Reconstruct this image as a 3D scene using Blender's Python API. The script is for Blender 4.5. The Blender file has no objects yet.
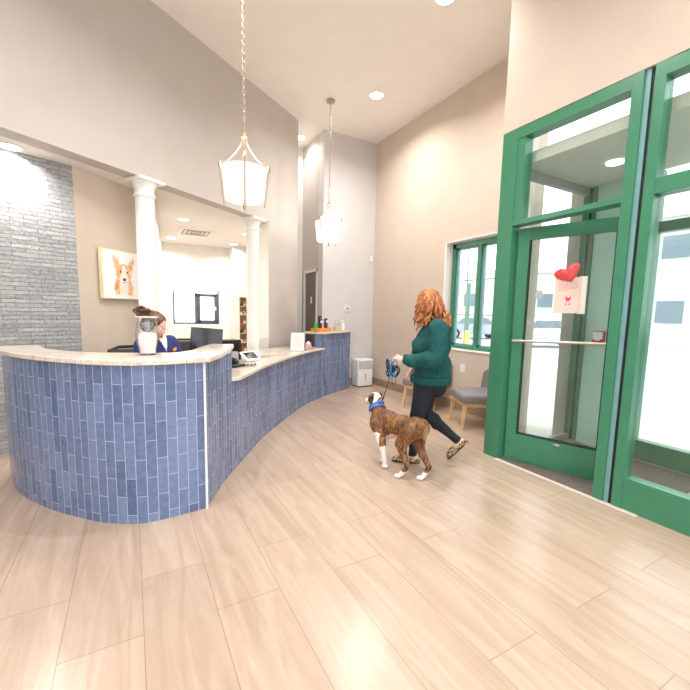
import bpy, bmesh, math, random
from mathutils import Vector, Matrix, noise
PI = math.pi
random.seed(7)
scn = bpy.context.scene
C = scn.collection
V = Vector

# ------------------------------------------------------------------ materials
def srgb(r, g, b):
    f = lambda c: (c/255/12.92) if c/255 <= .04045 else ((c/255+.055)/1.055)**2.4
    return (f(r), f(g), f(b), 1)

class NT:
    def __init__(s, name):
        s.m = bpy.data.materials.new(name); s.m.use_nodes = True
        s.t = s.m.node_tree; s.t.nodes.clear()
        s.out = s.n('ShaderNodeOutputMaterial')
    def n(s, k, **kw):
        n = s.t.nodes.new(k)
        for a, b in kw.items(): setattr(n, a, b)
        return n
    def l(s, a, b): s.t.links.new(a, b)
    def bsdf(s, col=None, rough=.5, metal=0, **kw):
        b = s.n('ShaderNodeBsdfPrincipled')
        if col is not None:
            if isinstance(col, tuple): b.inputs['Base Color'].default_value = col
            else: s.l(col, b.inputs['Base Color'])
        b.inputs['Roughness'].default_value = rough
        b.inputs['Metallic'].default_value = metal
        for k, v in kw.items(): b.inputs[k.replace('_', ' ')].default_value = v
        s.l(b.outputs[0], s.out.inputs[0]); return b
    def coord(s, kind='Object', scale=(1,1,1), loc=(0,0,0), rot=(0,0,0)):
        t = s.n('ShaderNodeTexCoord'); m = s.n('ShaderNodeMapping')
        m.inputs['Scale'].default_value = scale; m.inputs['Location'].default_value = loc; m.inputs['Rotation'].default_value = rot
        s.l(t.outputs[kind], m.inputs[0]); return m.outputs[0]
    def noise(s, co, scale=5, detail=3, rough=.5, dist=0):
        n = s.n('ShaderNodeTexNoise'); s.l(co, n.inputs['Vector'])
        n.inputs['Scale'].default_value = scale; n.inputs['Detail'].default_value = detail
        n.inputs['Roughness'].default_value = rough; n.inputs['Distortion'].default_value = dist
        return n.outputs[0]
    def ramp(s, fac, stops, interp='LINEAR'):
        r = s.n('ShaderNodeValToRGB'); r.color_ramp.interpolation = interp
        el = r.color_ramp.elements
        el[0].position, el[0].color = stops[0]; el[1].position, el[1].color = stops[-1]
        for p, c in stops[1:-1]:
            e = el.new(p); e.color = c
        s.l(fac, r.inputs[0]); return r.outputs[0]
    def mix(s, fac, a, b, mode='MIX'):
        m = s.n('ShaderNodeMix', data_type='RGBA', blend_type=mode)
        if isinstance(fac, (int, float)): m.inputs[0].default_value = fac
        else: s.l(fac, m.inputs[0])
        for i, v in ((6, a), (7, b)):
            if isinstance(v, tuple): m.inputs[i].default_value = v
            else: s.l(v, m.inputs[i])
        return m.outputs[2]
    def bump(s, b, h, strength=.3, dist=.01):
        n = s.n('ShaderNodeBump'); n.inputs['Strength'].default_value = strength
        n.inputs['Distance'].default_value = dist
        s.l(h, n.inputs['Height']); s.l(n.outputs[0], b.inputs['Normal'])

def mat(name, col, rough=.5, metal=0, nscale=40, namt=.06, bump=0, bscale=None, **kw):
    """plain procedural material: colour with a little noise variation"""
    t = NT(name); co = t.coord()
    nz = t.noise(co, nscale, 3)
    dk = tuple(c*(1-namt*2) for c in col[:3])+(1,); lt = tuple(min(1, c*(1+namt)) for c in col[:3])+(1,)
    cc = t.ramp(nz, [(.3, dk), (.7, lt)])
    b = t.bsdf(cc, rough, metal, **kw)
    if bump: t.bump(b, t.noise(co, bscale or nscale*3, 2), bump, .004)
    return t.m

def emis(name, col, strength):
    t = NT(name); e = t.n('ShaderNodeEmission'); e.inputs[0].default_value = col; e.inputs[1].default_value = strength
    t.l(e.outputs[0], t.out.inputs[0]); return t.m

def glassmat(name, tint=(1,1,1,1), refl=1.0, rough=0.0):
    t = NT(name); tr = t.n('ShaderNodeBsdfTransparent'); tr.inputs[0].default_value = tint
    g = t.n('ShaderNodeBsdfGlossy'); g.inputs['Roughness'].default_value = rough
    lw = t.n('ShaderNodeLayerWeight'); lw.inputs[0].default_value = .5
    pw = t.n('ShaderNodeMath', operation='POWER'); t.l(lw.outputs['Facing'], pw.inputs[0]); pw.inputs[1].default_value = 4.5
    mu = t.n('ShaderNodeMath', operation='MULTIPLY_ADD', use_clamp=True); t.l(pw.outputs[0], mu.inputs[0]); mu.inputs[1].default_value = .8*refl; mu.inputs[2].default_value = .04*refl
    mx = t.n('ShaderNodeMixShader'); t.l(mu.outputs[0], mx.inputs[0]); t.l(tr.outputs[0], mx.inputs[1]); t.l(g.outputs[0], mx.inputs[2])
    t.l(mx.outputs[0], t.out.inputs[0]); return t.m

def tile_mat():
    t = NT('blue_glazed_tile'); tc = t.n('ShaderNodeTexCoord')
    sp = t.n('ShaderNodeSeparateXYZ'); t.l(tc.outputs['UV'], sp.inputs[0])
    vv = t.n('ShaderNodeMath', operation='ADD'); t.l(sp.outputs[1], vv.inputs[0]); vv.inputs[1].default_value = 2.56-.061
    cb = t.n('ShaderNodeCombineXYZ'); t.l(vv.outputs[0], cb.inputs[0]); t.l(sp.outputs[0], cb.inputs[1])
    br = t.n('ShaderNodeTexBrick'); t.l(cb.outputs[0], br.inputs['Vector'])
    br.offset = .5; br.offset_frequency = 2; br.squash = 1
    br.inputs['Scale'].default_value = 1; br.inputs['Brick Width'].default_value = .256; br.inputs['Row Height'].default_value = .0655
    br.inputs['Mortar Size'].default_value = .0022; br.inputs['Mortar Smooth'].default_value = .15; br.inputs['Bias'].default_value = -.1
    br.inputs['Color1'].default_value = srgb(116, 134, 172); br.inputs['Color2'].default_value = srgb(62, 82, 120)
    br.inputs['Mortar'].default_value = srgb(190, 200, 222)
    nz = t.noise(tc.outputs['UV'], 22, 4, .6)
    cc = t.mix(.28, br.outputs[0], t.ramp(nz, [(.3, srgb(84, 102, 142)), (.7, srgb(146, 160, 194))]), 'MIX')
    cc = t.mix(br.outputs['Fac'], cc, srgb(178, 188, 210))
    b = t.bsdf(cc, .2)
    inv = t.n('ShaderNodeMath', operation='SUBTRACT'); inv.inputs[0].default_value = 1; t.l(br.outputs['Fac'], inv.inputs[1])
    ad = t.n('ShaderNodeMath', operation='MULTIPLY_ADD'); t.l(nz, ad.inputs[0]); ad.inputs[1].default_value = .25; t.l(inv.outputs[0], ad.inputs[2])
    t.bump(b, ad.outputs[0], .5, .004)
    return t.m

def floor_mat():
    t = NT('wood_look_plank_tile'); tc = t.n('ShaderNodeTexCoord')
    sp = t.n('ShaderNodeSeparateXYZ'); t.l(tc.outputs['Object'], sp.inputs[0])
    ax = t.n('ShaderNodeMath', operation='ADD'); t.l(sp.outputs[0], ax.inputs[0]); ax.inputs[1].default_value = 8-.05+.0
    ay = t.n('ShaderNodeMath', operation='ADD'); t.l(sp.outputs[1], ay.inputs[0]); ay.inputs[1].default_value = 12-.78
    cb = t.n('ShaderNodeCombineXYZ'); t.l(ay.outputs[0], cb.inputs[0]); t.l(ax.outputs[0], cb.inputs[1])
    br = t.n('ShaderNodeTexBrick'); t.l(cb.outputs[0], br.inputs['Vector'])
    br.offset = .33; br.offset_frequency = 2
    br.inputs['Scale'].default_value = 1; br.inputs['Brick Width'].default_value = 1.22; br.inputs['Row Height'].default_value = .318
    br.inputs['Mortar Size'].default_value = .0022; br.inputs['Mortar Smooth'].default_value = .2
    br.inputs['Color1'].default_value = srgb(186, 164, 144); br.inputs['Color2'].default_value = srgb(170, 148, 129)
    br.inputs['Mortar'].default_value = srgb(150, 130, 112)
    g = t.noise(t.coord('Object', (9, .9, 1)), 1.3, 6, .62, 1.2)
    grain = t.ramp(g, [(.25, srgb(150, 127, 108)), (.5, srgb(182, 160, 141)), (.78, srgb(206, 188, 172))])
    cc = t.mix(.48, br.outputs[0], grain)
    cc = t.mix(br.outputs['Fac'], cc, srgb(146, 126, 110))
    b = t.bsdf(cc, .25)
    f = t.noise(t.coord('Object', (30, 3, 1)), 3, 3)
    t.bump(b, f, .06, .003)
    return t.m

def granite_mat():
    t = NT('cream_granite'); co = t.coord('Object')
    a = t.noise(co, 7, 5, .6, .6)
    base = t.ramp(a, [(.3, srgb(196, 164, 138)), (.5, srgb(226, 208, 190)), (.7, srgb(240, 232, 222))])
    s = t.noise(co, 70, 4, .75)
    sp = t.ramp(s, [(.34, srgb(116, 98, 96)), (.47, srgb(224, 210, 196)), (.62, srgb(245, 240, 234))])
    cc = t.mix(.42, base, sp)
    t.bsdf(cc, .12); return t.m

def brindle_mat():
    t = NT('brindle_coat'); co = t.coord('Object')
    st = t.noise(t.coord('Object', (26, 7, 9), rot=(0, .35, .5)), 1.6, 5, .6, 1.6)
    c1 = t.ramp(st, [(.38, srgb(44, 30, 20)), (.47, srgb(106, 68, 36)), (.58, srgb(158, 106, 56)), (.75, srgb(184, 130, 74))])
    n = t.noise(co, 4.5, 4)
    c2 = t.mix(t.ramp(n, [(.42, (0, 0, 0, 1)), (.62, (.75, .75, .75, 1))]), c1, srgb(98, 60, 32))
    b = t.bsdf(c2, .55); t.bump(b, t.noise(t.coord('Object', (60, 60, 200)), 3, 2), .25, .003)
    return t.m

def hair_mat(name, a, b_, c):
    t = NT(name); co = t.coord('Object', (1, 1, .35))
    n = t.noise(co, 34, 5, .65, .5)
    cc = t.ramp(n, [(.3, a), (.52, b_), (.72, c)])
    b = t.bsdf(cc, .38); t.bump(b, t.noise(t.coord('Object', (1, 1, .2)), 160, 3), .5, .003)
    return t.m

def stone_mat():
    t = NT('grey_ledgestone'); tc = t.n('ShaderNodeTexCoord')
    br = t.n('ShaderNodeTexBrick'); t.l(tc.outputs['UV'], br.inputs['Vector'])
    br.inputs['Scale'].default_value = 1; br.inputs['Brick Width'].default_value = .21; br.inputs['Row Height'].default_value = .04
    br.inputs['Mortar Size'].default_value = .003
    br.inputs['Color1'].default_value = srgb(190, 190, 190); br.inputs['Color2'].default_value = srgb(140, 142, 146)
    br.inputs['Mortar'].default_value = srgb(96, 96, 98)
    n = t.noise(tc.outputs['UV'], 30, 5, .7)
    cc = t.mix(.4, br.outputs[0], t.ramp(n, [(.3, srgb(120, 120, 122)), (.7, srgb(214, 212, 208))]))
    b = t.bsdf(cc, .8)
    ad = t.n('ShaderNodeMath', operation='SUBTRACT'); t.l(n, ad.inputs[0]); t.l(br.outputs['Fac'], ad.inputs[1])
    t.bump(b, ad.outputs[0], .9, .02); return t.m

def leopard_mat():
    t = NT('leopard_print'); co = t.coord('Object')
    v = t.n('ShaderNodeTexVoronoi'); v.inputs['Scale'].default_value = 62; t.l(co, v.inputs['Vector'])
    cc = t.ramp(v.outputs['Distance'], [(.12, srgb(150, 110, 70)), (.24, srgb(28, 20, 16)), (.46, srgb(32, 24, 18)), (.52, srgb(205, 176, 140))])
    t.bsdf(cc, .7); return t.m

def wood_mat(name, a, b_, scale=(12, 12, 1.5), rough=.45):
    t = NT(name); n = t.noise(t.coord('Object', scale), 3, 5, .6, .8)
    t.bsdf(t.ramp(n, [(.3, a), (.7, b_)]), rough); return t.m

M = {}
M['tile'] = tile_mat(); M['floor'] = floor_mat(); M['granite'] = granite_mat(); M['stone'] = stone_mat()
M['wall_cool'] = mat('greige_paint_cool', srgb(208, 205, 205), .7, nscale=3, namt=.015)
M['wall_warm'] = mat('greige_paint_warm', srgb(208, 193, 177), .7, nscale=3, namt=.015)
M['wall_cream'] = mat('cream_paint', srgb(236, 231, 222), .7, nscale=3, namt=.012)
M['wall_grey'] = mat('grey_paint', srgb(196, 188, 182), .7, nscale=3, namt=.015)
M['white'] = mat('white_satin_paint', srgb(238, 235, 230), .45, nscale=6, namt=.01)
M['ceil'] = mat('ceiling_white', srgb(238, 232, 224), .8, nscale=4, namt=.01)
M['base'] = wood_mat('plank_baseboard', srgb(140, 118, 98), srgb(176, 152, 128), (1.2, 1.2, 12))
M['green'] = mat('green_painted_metal', srgb(64, 132, 100), .3, nscale=8, namt=.03)
M['sashpaint'] = mat('pale_teal_sash', srgb(120, 164, 166), .35, nscale=8, namt=.03)
M['teal'] = mat('pale_teal_panel', srgb(192, 226, 220), .35, nscale=3, namt=.02)
M['dark_gap'] = mat('black_gasket', srgb(32, 36, 38), .6)
M['glass'] = glassmat('clear_glass', (.97, .99, .98, 1), 1.0)
M['doorglass'] = glassmat('door_glass', (.93, .97, .95, 1), 1.3)
M['acrylic'] = glassmat('clear_acrylic', (.97, .98, .98, 1), .8)
M['vase'] = glassmat('vase_glass', (.97, .975, .975, 1), 1.3, .02)
M['steel'] = mat('brushed_steel', srgb(214, 200, 188), .3, .75)
M['bronze'] = mat('brushed_nickel', srgb(190, 168, 148), .35, .8)
M['mat'] = mat('dark_entry_carpet', srgb(112, 102, 94), .95, nscale=90, namt=.25, bump=.5)
M['thresh'] = mat('pale_threshold', srgb(214, 200, 186), .5)
M['trim'] = mat('pale_tile_trim', srgb(226, 228, 236), .35)
M['oak'] = wood_mat('light_oak', srgb(206, 164, 112), srgb(228, 192, 142), (20, 20, 2))
M['greyfab'] = mat('grey_leather', srgb(128, 124, 126), .5, nscale=14, namt=.05, bump=.2, bscale=120)
M['navy'] = mat('navy_cotton', srgb(38, 52, 112), .85, nscale=20, namt=.08, bump=.3)
M['sweater'] = mat('teal_green_knit', srgb(10, 80, 80), .9, nscale=16, namt=.12, bump=.5, bscale=260)
M['jeans'] = mat('black_denim', srgb(26, 28, 38), .8, nscale=26, namt=.2, bump=.2)
M['skin'] = mat('fair_skin', srgb(232, 186, 166), .5, nscale=10, namt=.03, Subsurface_Weight=.08)
M['lips'] = mat('lips', srgb(190, 78, 82), .4)
M['eye'] = mat('eyewhite', srgb(240, 238, 234), .2)
M['iris'] = mat('iris', srgb(70, 60, 46), .2)
M['hair'] = hair_mat('copper_hair', srgb(104, 58, 30), srgb(176, 106, 58), srgb(226, 166, 112))
M['brown_hair'] = hair_mat('brown_hair', srgb(66, 42, 30), srgb(104, 70, 50), srgb(150, 110, 84))
M['brindle'] = brindle_mat()
M['dogwhite'] = mat('white_coat', srgb(240, 232, 224), .6, nscale=30, namt=.04, bump=.2)
M['dogpink'] = mat('pink_belly_skin', srgb(232, 196, 184), .6)
M['darkbrown'] = mat('dark_brown_fur', srgb(84, 54, 36), .6, nscale=30, namt=.12)
M['palefur'] = mat('pale_grey_brown_fur', srgb(158, 130, 104), .6, nscale=30, namt=.15)
M['black'] = mat('black_plastic', srgb(28, 28, 30), .35)
M['screen'] = mat('dark_glossy_screen', srgb(30, 32, 36), .08)
M['blackmesh'] = mat('black_mesh_fabric', srgb(74, 68, 64), .8, nscale=200, namt=.25)
M['blue'] = mat('blue_nylon', srgb(34, 140, 205), .5, nscale=120, namt=.1)
M['collar'] = mat('blue_collar_nylon', srgb(62, 120, 196), .6, nscale=120, namt=.1)
M['webbing'] = mat('black_webbing', srgb(26, 28, 32), .7, nscale=120, namt=.15)
M['leopard'] = leopard_mat()
M['sole'] = mat('black_rubber', srgb(30, 28, 28), .7)
M['doorwood'] = wood_mat('grey_brown_laminate', srgb(104, 88, 76), srgb(130, 112, 98), (14, 14, 1))
M['shade'] = emis('lit_fabric_shade', (1, .95, .88, 1), 1.5)
M['lamp'] = emis('downlight_lens', (1, .96, .9, 1), 4)
M['plasticwhite'] = mat('white_plastic', srgb(236, 236, 238), .4, namt=.01)
M['paper'] = mat('white_paper', srgb(244, 242, 240), .8, namt=.01)
M['pinkpaper'] = mat('blush_paper', srgb(240, 212, 200), .8, namt=.01)
M['ink'] = mat('red_ink', srgb(206, 130, 122), .8)
M['magenta'] = mat('pink_print', srgb(226, 70, 130), .7)
M['heart'] = mat('red_foil_balloon', srgb(240, 84, 84), .35, nscale=12, namt=.08)
M['red'] = mat('red_enamel', srgb(206, 44, 44), .35)
M['greygrille'] = mat('grey_grille', srgb(176, 172, 170), .5)
M['winframe'] = mat('dark_blue_window_frame', srgb(86, 92, 108), .4)
M['tan'] = mat('tan_shelf_board', srgb(226, 208, 164), .6, nscale=12)
M['decal'] = mat('frosted_decal', srgb(176, 184, 184), .6)
M['frost'] = mat('frosted_filling', srgb(244, 240, 240), .6, nscale=30, namt=.08)
M['greyglob'] = mat('lumpy_grey', srgb(130, 126, 128), .7, nscale=60, namt=.3)
M['orange'] = mat('orange_packaging', srgb(240, 150, 40), .4)
M['leafgreen'] = mat('green_packaging', srgb(90, 176, 74), .4)
M['packnavy'] = mat('navy_packaging', srgb(30, 36, 84), .3)
M['pinkplastic'] = mat('pink_plastic', srgb(222, 170, 168), .4)
M['asphalt'] = mat('pale_asphalt', srgb(196, 196, 200), .9, nscale=3, namt=.04)
M['concrete'] = mat('pale_concrete', srgb(210, 206, 198), .9, nscale=5, namt=.04)
M['bldg'] = mat('far_building_wall', srgb(214, 212, 210), .8, nscale=2, namt=.03)
M['bldgwin'] = mat('far_window_glass', srgb(120, 134, 146), .15)
M['carpaint'] = mat('silver_car_paint', srgb(176, 184, 196), .25, .3)
M['tyre'] = mat('tyre_rubber', srgb(40, 42, 46), .8)
M['yellow'] = mat('yellow_bollard_paint', srgb(236, 222, 120), .6)
M['farpole'] = mat('green_pole_paint', srgb(92, 146, 122), .5)

# ------------------------------------------------------------------ geometry helpers
def bm_(): return bmesh.new()

def box(bm, x0, x1, y0, y1, z0, z1, bev=0, mtx=None, seg=2):
    t = bmesh.new(); bmesh.ops.create_cube(t, size=1)
    bmesh.ops.scale(t, vec=(abs(x1-x0), abs(y1-y0), abs(z1-z0)), verts=t.verts)
    bmesh.ops.translate(t, vec=((x0+x1)/2, (y0+y1)/2, (z0+z1)/2), verts=t.verts)
    if bev: bmesh.ops.bevel(t, geom=t.edges[:], offset=bev, segments=seg, affect='EDGES', profile=.5)
    if mtx: bmesh.ops.transform(t, matrix=mtx, verts=t.verts)
    join(bm, t); return bm

def join(bm, t):
    me = bpy.data.meshes.new('tmp'); t.to_mesh(me); t.free(); bm.from_mesh(me); bpy.data.meshes.remove(me)

def ell(bm, c, r, rot=None, seg=20, rings=14, mtx=None):
    t = bmesh.new(); bmesh.ops.create_uvsphere(t, u_segments=seg, v_segments=rings, radius=1)
    m = Matrix.Translation(c) @ (rot.to_4x4() if rot is not None else Matrix.Identity(4)) @ Matrix.Diagonal((r[0], r[1], r[2], 1))
    if mtx: m = mtx @ m
    bmesh.ops.transform(t, matrix=m, verts=t.verts); join(bm, t)

def cap(bm, p0, p1, r0, r1=None, seg=16):
    """tapered capsule: closed cone with spheres at both ends"""
    r1 = r0 if r1 is None else r1
    p0, p1 = V(p0), V(p1); d = p1-p0
    t = bmesh.new()
    if d.length > 1e-6:
        bmesh.ops.create_cone(t, cap_ends=True, segments=seg, radius1=r0, radius2=r1, depth=d.length)
        q = d.to_track_quat('Z', 'Y').to_matrix().to_4x4()
        bmesh.ops.transform(t, matrix=Matrix.Translation((p0+p1)/2) @ q, verts=t.verts)
    join(bm, t)
    ell(bm, p0, (r0,)*3, seg=seg, rings=10); ell(bm, p1, (r1,)*3, seg=seg, rings=10)

def cyl(bm, p0, p1, r0, r1=None, seg=24):
    r1 = r0 if r1 is None else r1
    p0, p1 = V(p0), V(p1); d = p1-p0
    t = bmesh.new(); bmesh.ops.create_cone(t, cap_ends=True, segments=seg, radius1=r0, radius2=r1, depth=d.length)
    q = d.to_track_quat('Z', 'Y').to_matrix().to_4x4()
    bmesh.ops.transform(t, matrix=Matrix.Translation((p0+p1)/2) @ q, verts=t.verts); join(bm, t)

def tube(bm, pts, radii, seg=8, flat=1.0):
    pts = [V(p) for p in pts]
    if not hasattr(radii, '__len__'): radii = [radii]*len(pts)
    rings = []; up = V((.13, .21, .97))
    for i, p in enumerate(pts):
        a = pts[max(i-1, 0)]; b = pts[min(i+1, len(pts)-1)]; d = (b-a).normalized()
        s = d.cross(up)
        if s.length < .05: s = d.cross(V((1, 0, 0)))
        s.normalize(); u = s.cross(d).normalized(); up = u
        rings.append([bm.verts.new(p + radii[i]*(math.cos(2*PI*k/seg)*s + flat*math.sin(2*PI*k/seg)*u)) for k in range(seg)])
    for i in range(len(rings)-1):
        for k in range(seg):
            bm.faces.new((rings[i][k], rings[i][(k+1) % seg], rings[i+1][(k+1) % seg], rings[i+1][k]))
    bm.faces.new(rings[0][::-1]); bm.faces.new(rings[-1])

def lathe(bm, prof, seg=40, loc=(0, 0, 0), close=True):
    rings = []
    for r, z in prof:
        rings.append([bm.verts.new((loc[0]+r*math.cos(2*PI*k/seg), loc[1]+r*math.sin(2*PI*k/seg), loc[2]+z)) for k in range(seg)])
    for i in range(len(rings)-1):
        for k in range(seg):
            bm.faces.new((rings[i][k], rings[i][(k+1) % seg], rings[i+1][(k+1) % seg], rings[i+1][k]))
    if close: bm.faces.new(rings[0][::-1]); bm.faces.new(rings[-1])

def prism(bm, poly, z0, z1):
    a = [bm.verts.new((p[0], p[1], z0)) for p in poly]; b = [bm.verts.new((p[0], p[1], z1)) for p in poly]
    n = len(poly)
    for i in range(n): bm.faces.new((a[i], a[(i+1) % n], b[(i+1) % n], b[i]))
    bm.faces.new(a[::-1]); bm.faces.new(b)
    bmesh.ops.recalc_face_normals(bm, faces=bm.faces)

def plate(bm, pts, th, mtx):
    """flat outline in local xz plane, thickness th along local y, then mtx"""
    t = bmesh.new()
    a = [t.verts.new((p[0], -th/2, p[1])) for p in pts]; b = [t.verts.new((p[0], th/2, p[1])) for p in pts]
    n = len(pts)
    for i in range(n): t.faces.new((a[i], a[(i+1) % n], b[(i+1) % n], b[i]))
    t.faces.new(a[::-1]); t.faces.new(b); bmesh.ops.recalc_face_normals(t, faces=t.faces)
    bmesh.ops.transform(t, matrix=mtx, verts=t.verts); join(bm, t)

def obj(name, bm, m, parent=None, smooth=False, world=False, angle=40):
    me = bpy.data.meshes.new(name); bm.normal_update(); bm.to_mesh(me); bm.free()
    return link(name, me, m, parent, smooth, world, angle)

def link(name, me, m, parent=None, smooth=False, world=False, angle=40):
    o = bpy.data.objects.new(name, me); C.objects.link(o)
    if not isinstance(m, (list, tuple)): m = [m]
    for k in m: me.materials.append(M[k] if isinstance(k, str) else k)
    if parent:
        o.parent = parent
        if world:
            root = parent
            mw = Matrix.Identity(4); chain = []
            while root: chain.append(root); root = root.parent
            for r in reversed(chain): mw = mw @ r.matrix_basis
            me.transform(mw.inverted())
    if smooth:
        me.shade_smooth()
        try: me.set_sharp_from_angle(angle=math.radians(angle))
        except Exception: pass
    return o

def thing(name, label, cat, loc=(0, 0, 0), rotz=0, group=None, kind=None):
    o = bpy.data.objects.new(name, None); C.objects.link(o); o.empty_display_size = .1
    o.location = loc; o.rotation_euler = (0, 0, rotz)
    if label: o['label'] = label
    if cat: o['category'] = cat
    if group: o['group'] = group
    if kind: o['kind'] = kind
    return o

def tag(o, label, cat, group=None):
    o['label'] = label; o['category'] = cat
    if group: o['group'] = group
    return o

def struct(name, bm, m, **kw):
    o = obj(name, bm, m, **kw); o['kind'] = 'structure'; return o

def dup(root, loc, rotz, label=None):
    r = root.copy(); C.objects.link(r); r.location = loc; r.rotation_euler = (0, 0, rotz)
    if label: r['label'] = label
    for ch in list(root.children):
        c = ch.copy(); C.objects.link(c); c.parent = r
        for g in ch.children:
            d = g.copy(); C.objects.link(d); d.parent = c
    return r

def remeshed(bm, voxel=.008, smooth=6, fold=0, fscale=8, post=None):
    """fuse overlapping closed shapes into one continuous smooth skin"""
    me = bpy.data.meshes.new('r'); bm.to_mesh(me); bm.free()
    o = bpy.data.objects.new('r', me); C.objects.link(o)
    a = o.modifiers.new('a', 'REMESH'); a.mode = 'VOXEL'; a.voxel_size = voxel
    b = o.modifiers.new('b', 'SMOOTH'); b.factor = .6; b.iterations = smooth
    dg = bpy.context.evaluated_depsgraph_get(); dg.update()
    r = bpy.data.meshes.new_from_object(o.evaluated_get(dg))
    bpy.data.objects.remove(o); bpy.data.meshes.remove(me)
    if fold:
        vs = r.vertices; ns = [v.normal.copy() for v in vs]
        for v, n in zip(vs, ns):
            p = v.co*fscale
            d = noise.noise(V((p.x, p.y, p.z*.8)))+.5*noise.noise(p*2.3)
            v.co += n*(d*fold)
    return r

def cut(me, co, no, keep_below=True, fill=True):
    b = bmesh.new(); b.from_mesh(me)
    g = b.verts[:]+b.edges[:]+b.faces[:]
    r = bmesh.ops.bisect_plane(b, geom=g, plane_co=co, plane_no=no, clear_outer=keep_below, clear_inner=not keep_below)
    if fill:
        ed = [e for e in r['geom_cut'] if isinstance(e, bmesh.types.BMEdge)]
        bmesh.ops.holes_fill(b, edges=ed)
    b.to_mesh(me); b.free(); return me

def text_mesh(s, size, align='LEFT', extrude=.0006):
    cu = bpy.data.curves.new('txt', 'FONT'); cu.body = s; cu.size = size; cu.align_x = align; cu.extrude = extrude
    o = bpy.data.objects.new('txt', cu); C.objects.link(o)
    dg = bpy.context.evaluated_depsgraph_get(); dg.update()
    me = bpy.data.meshes.new_from_object(o.evaluated_get(dg)); bpy.data.objects.remove(o); return me

def catmull(pts, n=10):
    P = [V(p) for p in pts]; P = [2*P[0]-P[1]]+P+[2*P[-1]-P[-2]]; out = []
    for i in range(1, len(P)-2):
        for k in range(n):
            t = k/n; a, b, c, d = P[i-1:i+3]
            out.append(.5*((2*b)+(c-a)*t+(2*a-5*b+4*c-d)*t*t+(3*b-a-3*c+d)*t**3))
    out.append(P[-2]); return out

def normals2(c):
    """left-hand normals of a plan curve"""
    r = []
    for i in range(len(c)):
        d = (c[min(i+1, len(c)-1)]-c[max(i-1, 0)]).normalized(); r.append(V((-d.y, d.x)))
    return r

def strip_panel(bm, c, z0, z1, th, side=1, u0=0):
    """vertical curved panel along plan curve c with UV (arc length, height); th thick towards side*left"""
    uv = bm.loops.layers.uv.verify(); n = normals2(c)
    s = [u0]
    for i in range(1, len(c)): s.append(s[-1]+(c[i]-c[i-1]).length)
    F = [[bm.verts.new((p.x, p.y, z)) for z in (z0, z1)] for p in c]
    B = [[bm.verts.new((p.x+side*th*q.x, p.y+side*th*q.y, z)) for z in (z0, z1)] for p, q in zip(c, n)]
    def f(vs, us):
        fc = bm.faces.new(vs)
        for l, u in zip(fc.loops, us): l[uv].uv = u
    for i in range(len(c)-1):
        f((F[i][0], F[i+1][0], F[i+1][1], F[i][1]), ((s[i], z0), (s[i+1], z0), (s[i+1], z1), (s[i], z1)))
        f((B[i+1][0], B[i][0], B[i][1], B[i+1][1]), ((s[i+1], z0), (s[i], z0), (s[i], z1), (s[i+1], z1)))
        f((F[i][1], F[i+1][1], B[i+1][1], B[i][1]), ((s[i], z1),)*4)
        f((F[i+1][0], F[i][0], B[i][0], B[i+1][0]), ((s[i], z0),)*4)
    f((F[0][0], F[0][1], B[0][1], B[0][0]), ((s[0]-th, z0), (s[0]-th, z1), (s[0], z1), (s[0], z0)))
    f((F[-1][1], F[-1][0], B[-1][0], B[-1][1]), ((s[-1], z1), (s[-1], z0), (s[-1]+th, z0), (s[-1]+th, z1)))
    bmesh.ops.recalc_face_normals(bm, faces=bm.faces)
    return s[-1]

# ------------------------------------------------------------------ camera
CAM_F, PITCH, ROLL, YAW, CAM_H = 385.4, .11374, .020986, .50711, 1.45
cam = bpy.data.cameras.new('camera'); co = bpy.data.objects.new('camera', cam); C.objects.link(co)
cam.sensor_width = 36; cam.sensor_fit = 'HORIZONTAL'; cam.lens = 36*CAM_F/690; cam.shift_y = 12/690
co.matrix_world = Matrix.Translation((0, 0, CAM_H)) @ Matrix.Rotation(-YAW, 4, 'Z') @ Matrix.Rotation(PI/2-PITCH, 4, 'X') @ Matrix.Rotation(ROLL, 4, 'Z')
cam.clip_start = .05; cam.clip_end = 300
scn.camera = co

# ------------------------------------------------------------------ room shell
HL = 4.75      # lobby ceiling
HR = 2.88      # reception ceiling
b = bm_(); box(b, -3.2, 4.6, -2.2, 9.6, -.1, 0); struct('floor', b, 'floor')
E = V((.826, .563)).normalized()         # direction of the reception bulkhead
P1 = V((1.98, 6.17)); P2 = V((2.67, 6.643)); NB = V((-E.y, E.x))
PL = P1-E*((1.98+3.0)/E.x)
b = bm_(); prism(b, [PL, P2, P2+NB*.2, PL+NB*.2], HR, HL); struct('wall_bulkhead', b, 'wall_grey')
b = bm_(); prism(b, [P1, P2, P2+NB*.2, P1+NB*.2], 0, HR); struct('wall_grey', b, ['wall_grey', 'wall_cream'])
for p in bpy.data.objects['wall_grey'].data.polygons:
    if p.normal.dot(V((-E.x, -E.y, 0))) > .8 or p.normal.dot(V((NB.x, NB.y, 0))) > .8: p.material_index = 1
# ceilings
b = bm_(); prism(b, [PL+NB*.2, P2+NB*.2, V((2.45, 6.95)), V((2.45, 7.85)), V((3.5, 7.85)), V((3.6, 9.5)), V((-3.1, 9.5))], HR, HR+.1); struct('ceiling_reception', b, 'ceil')
b = bm_(); box(b, -3.2, 4.6, -2.2, 8.0, HL, HL+.1); struct('ceiling', b, 'ceil')
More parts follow.
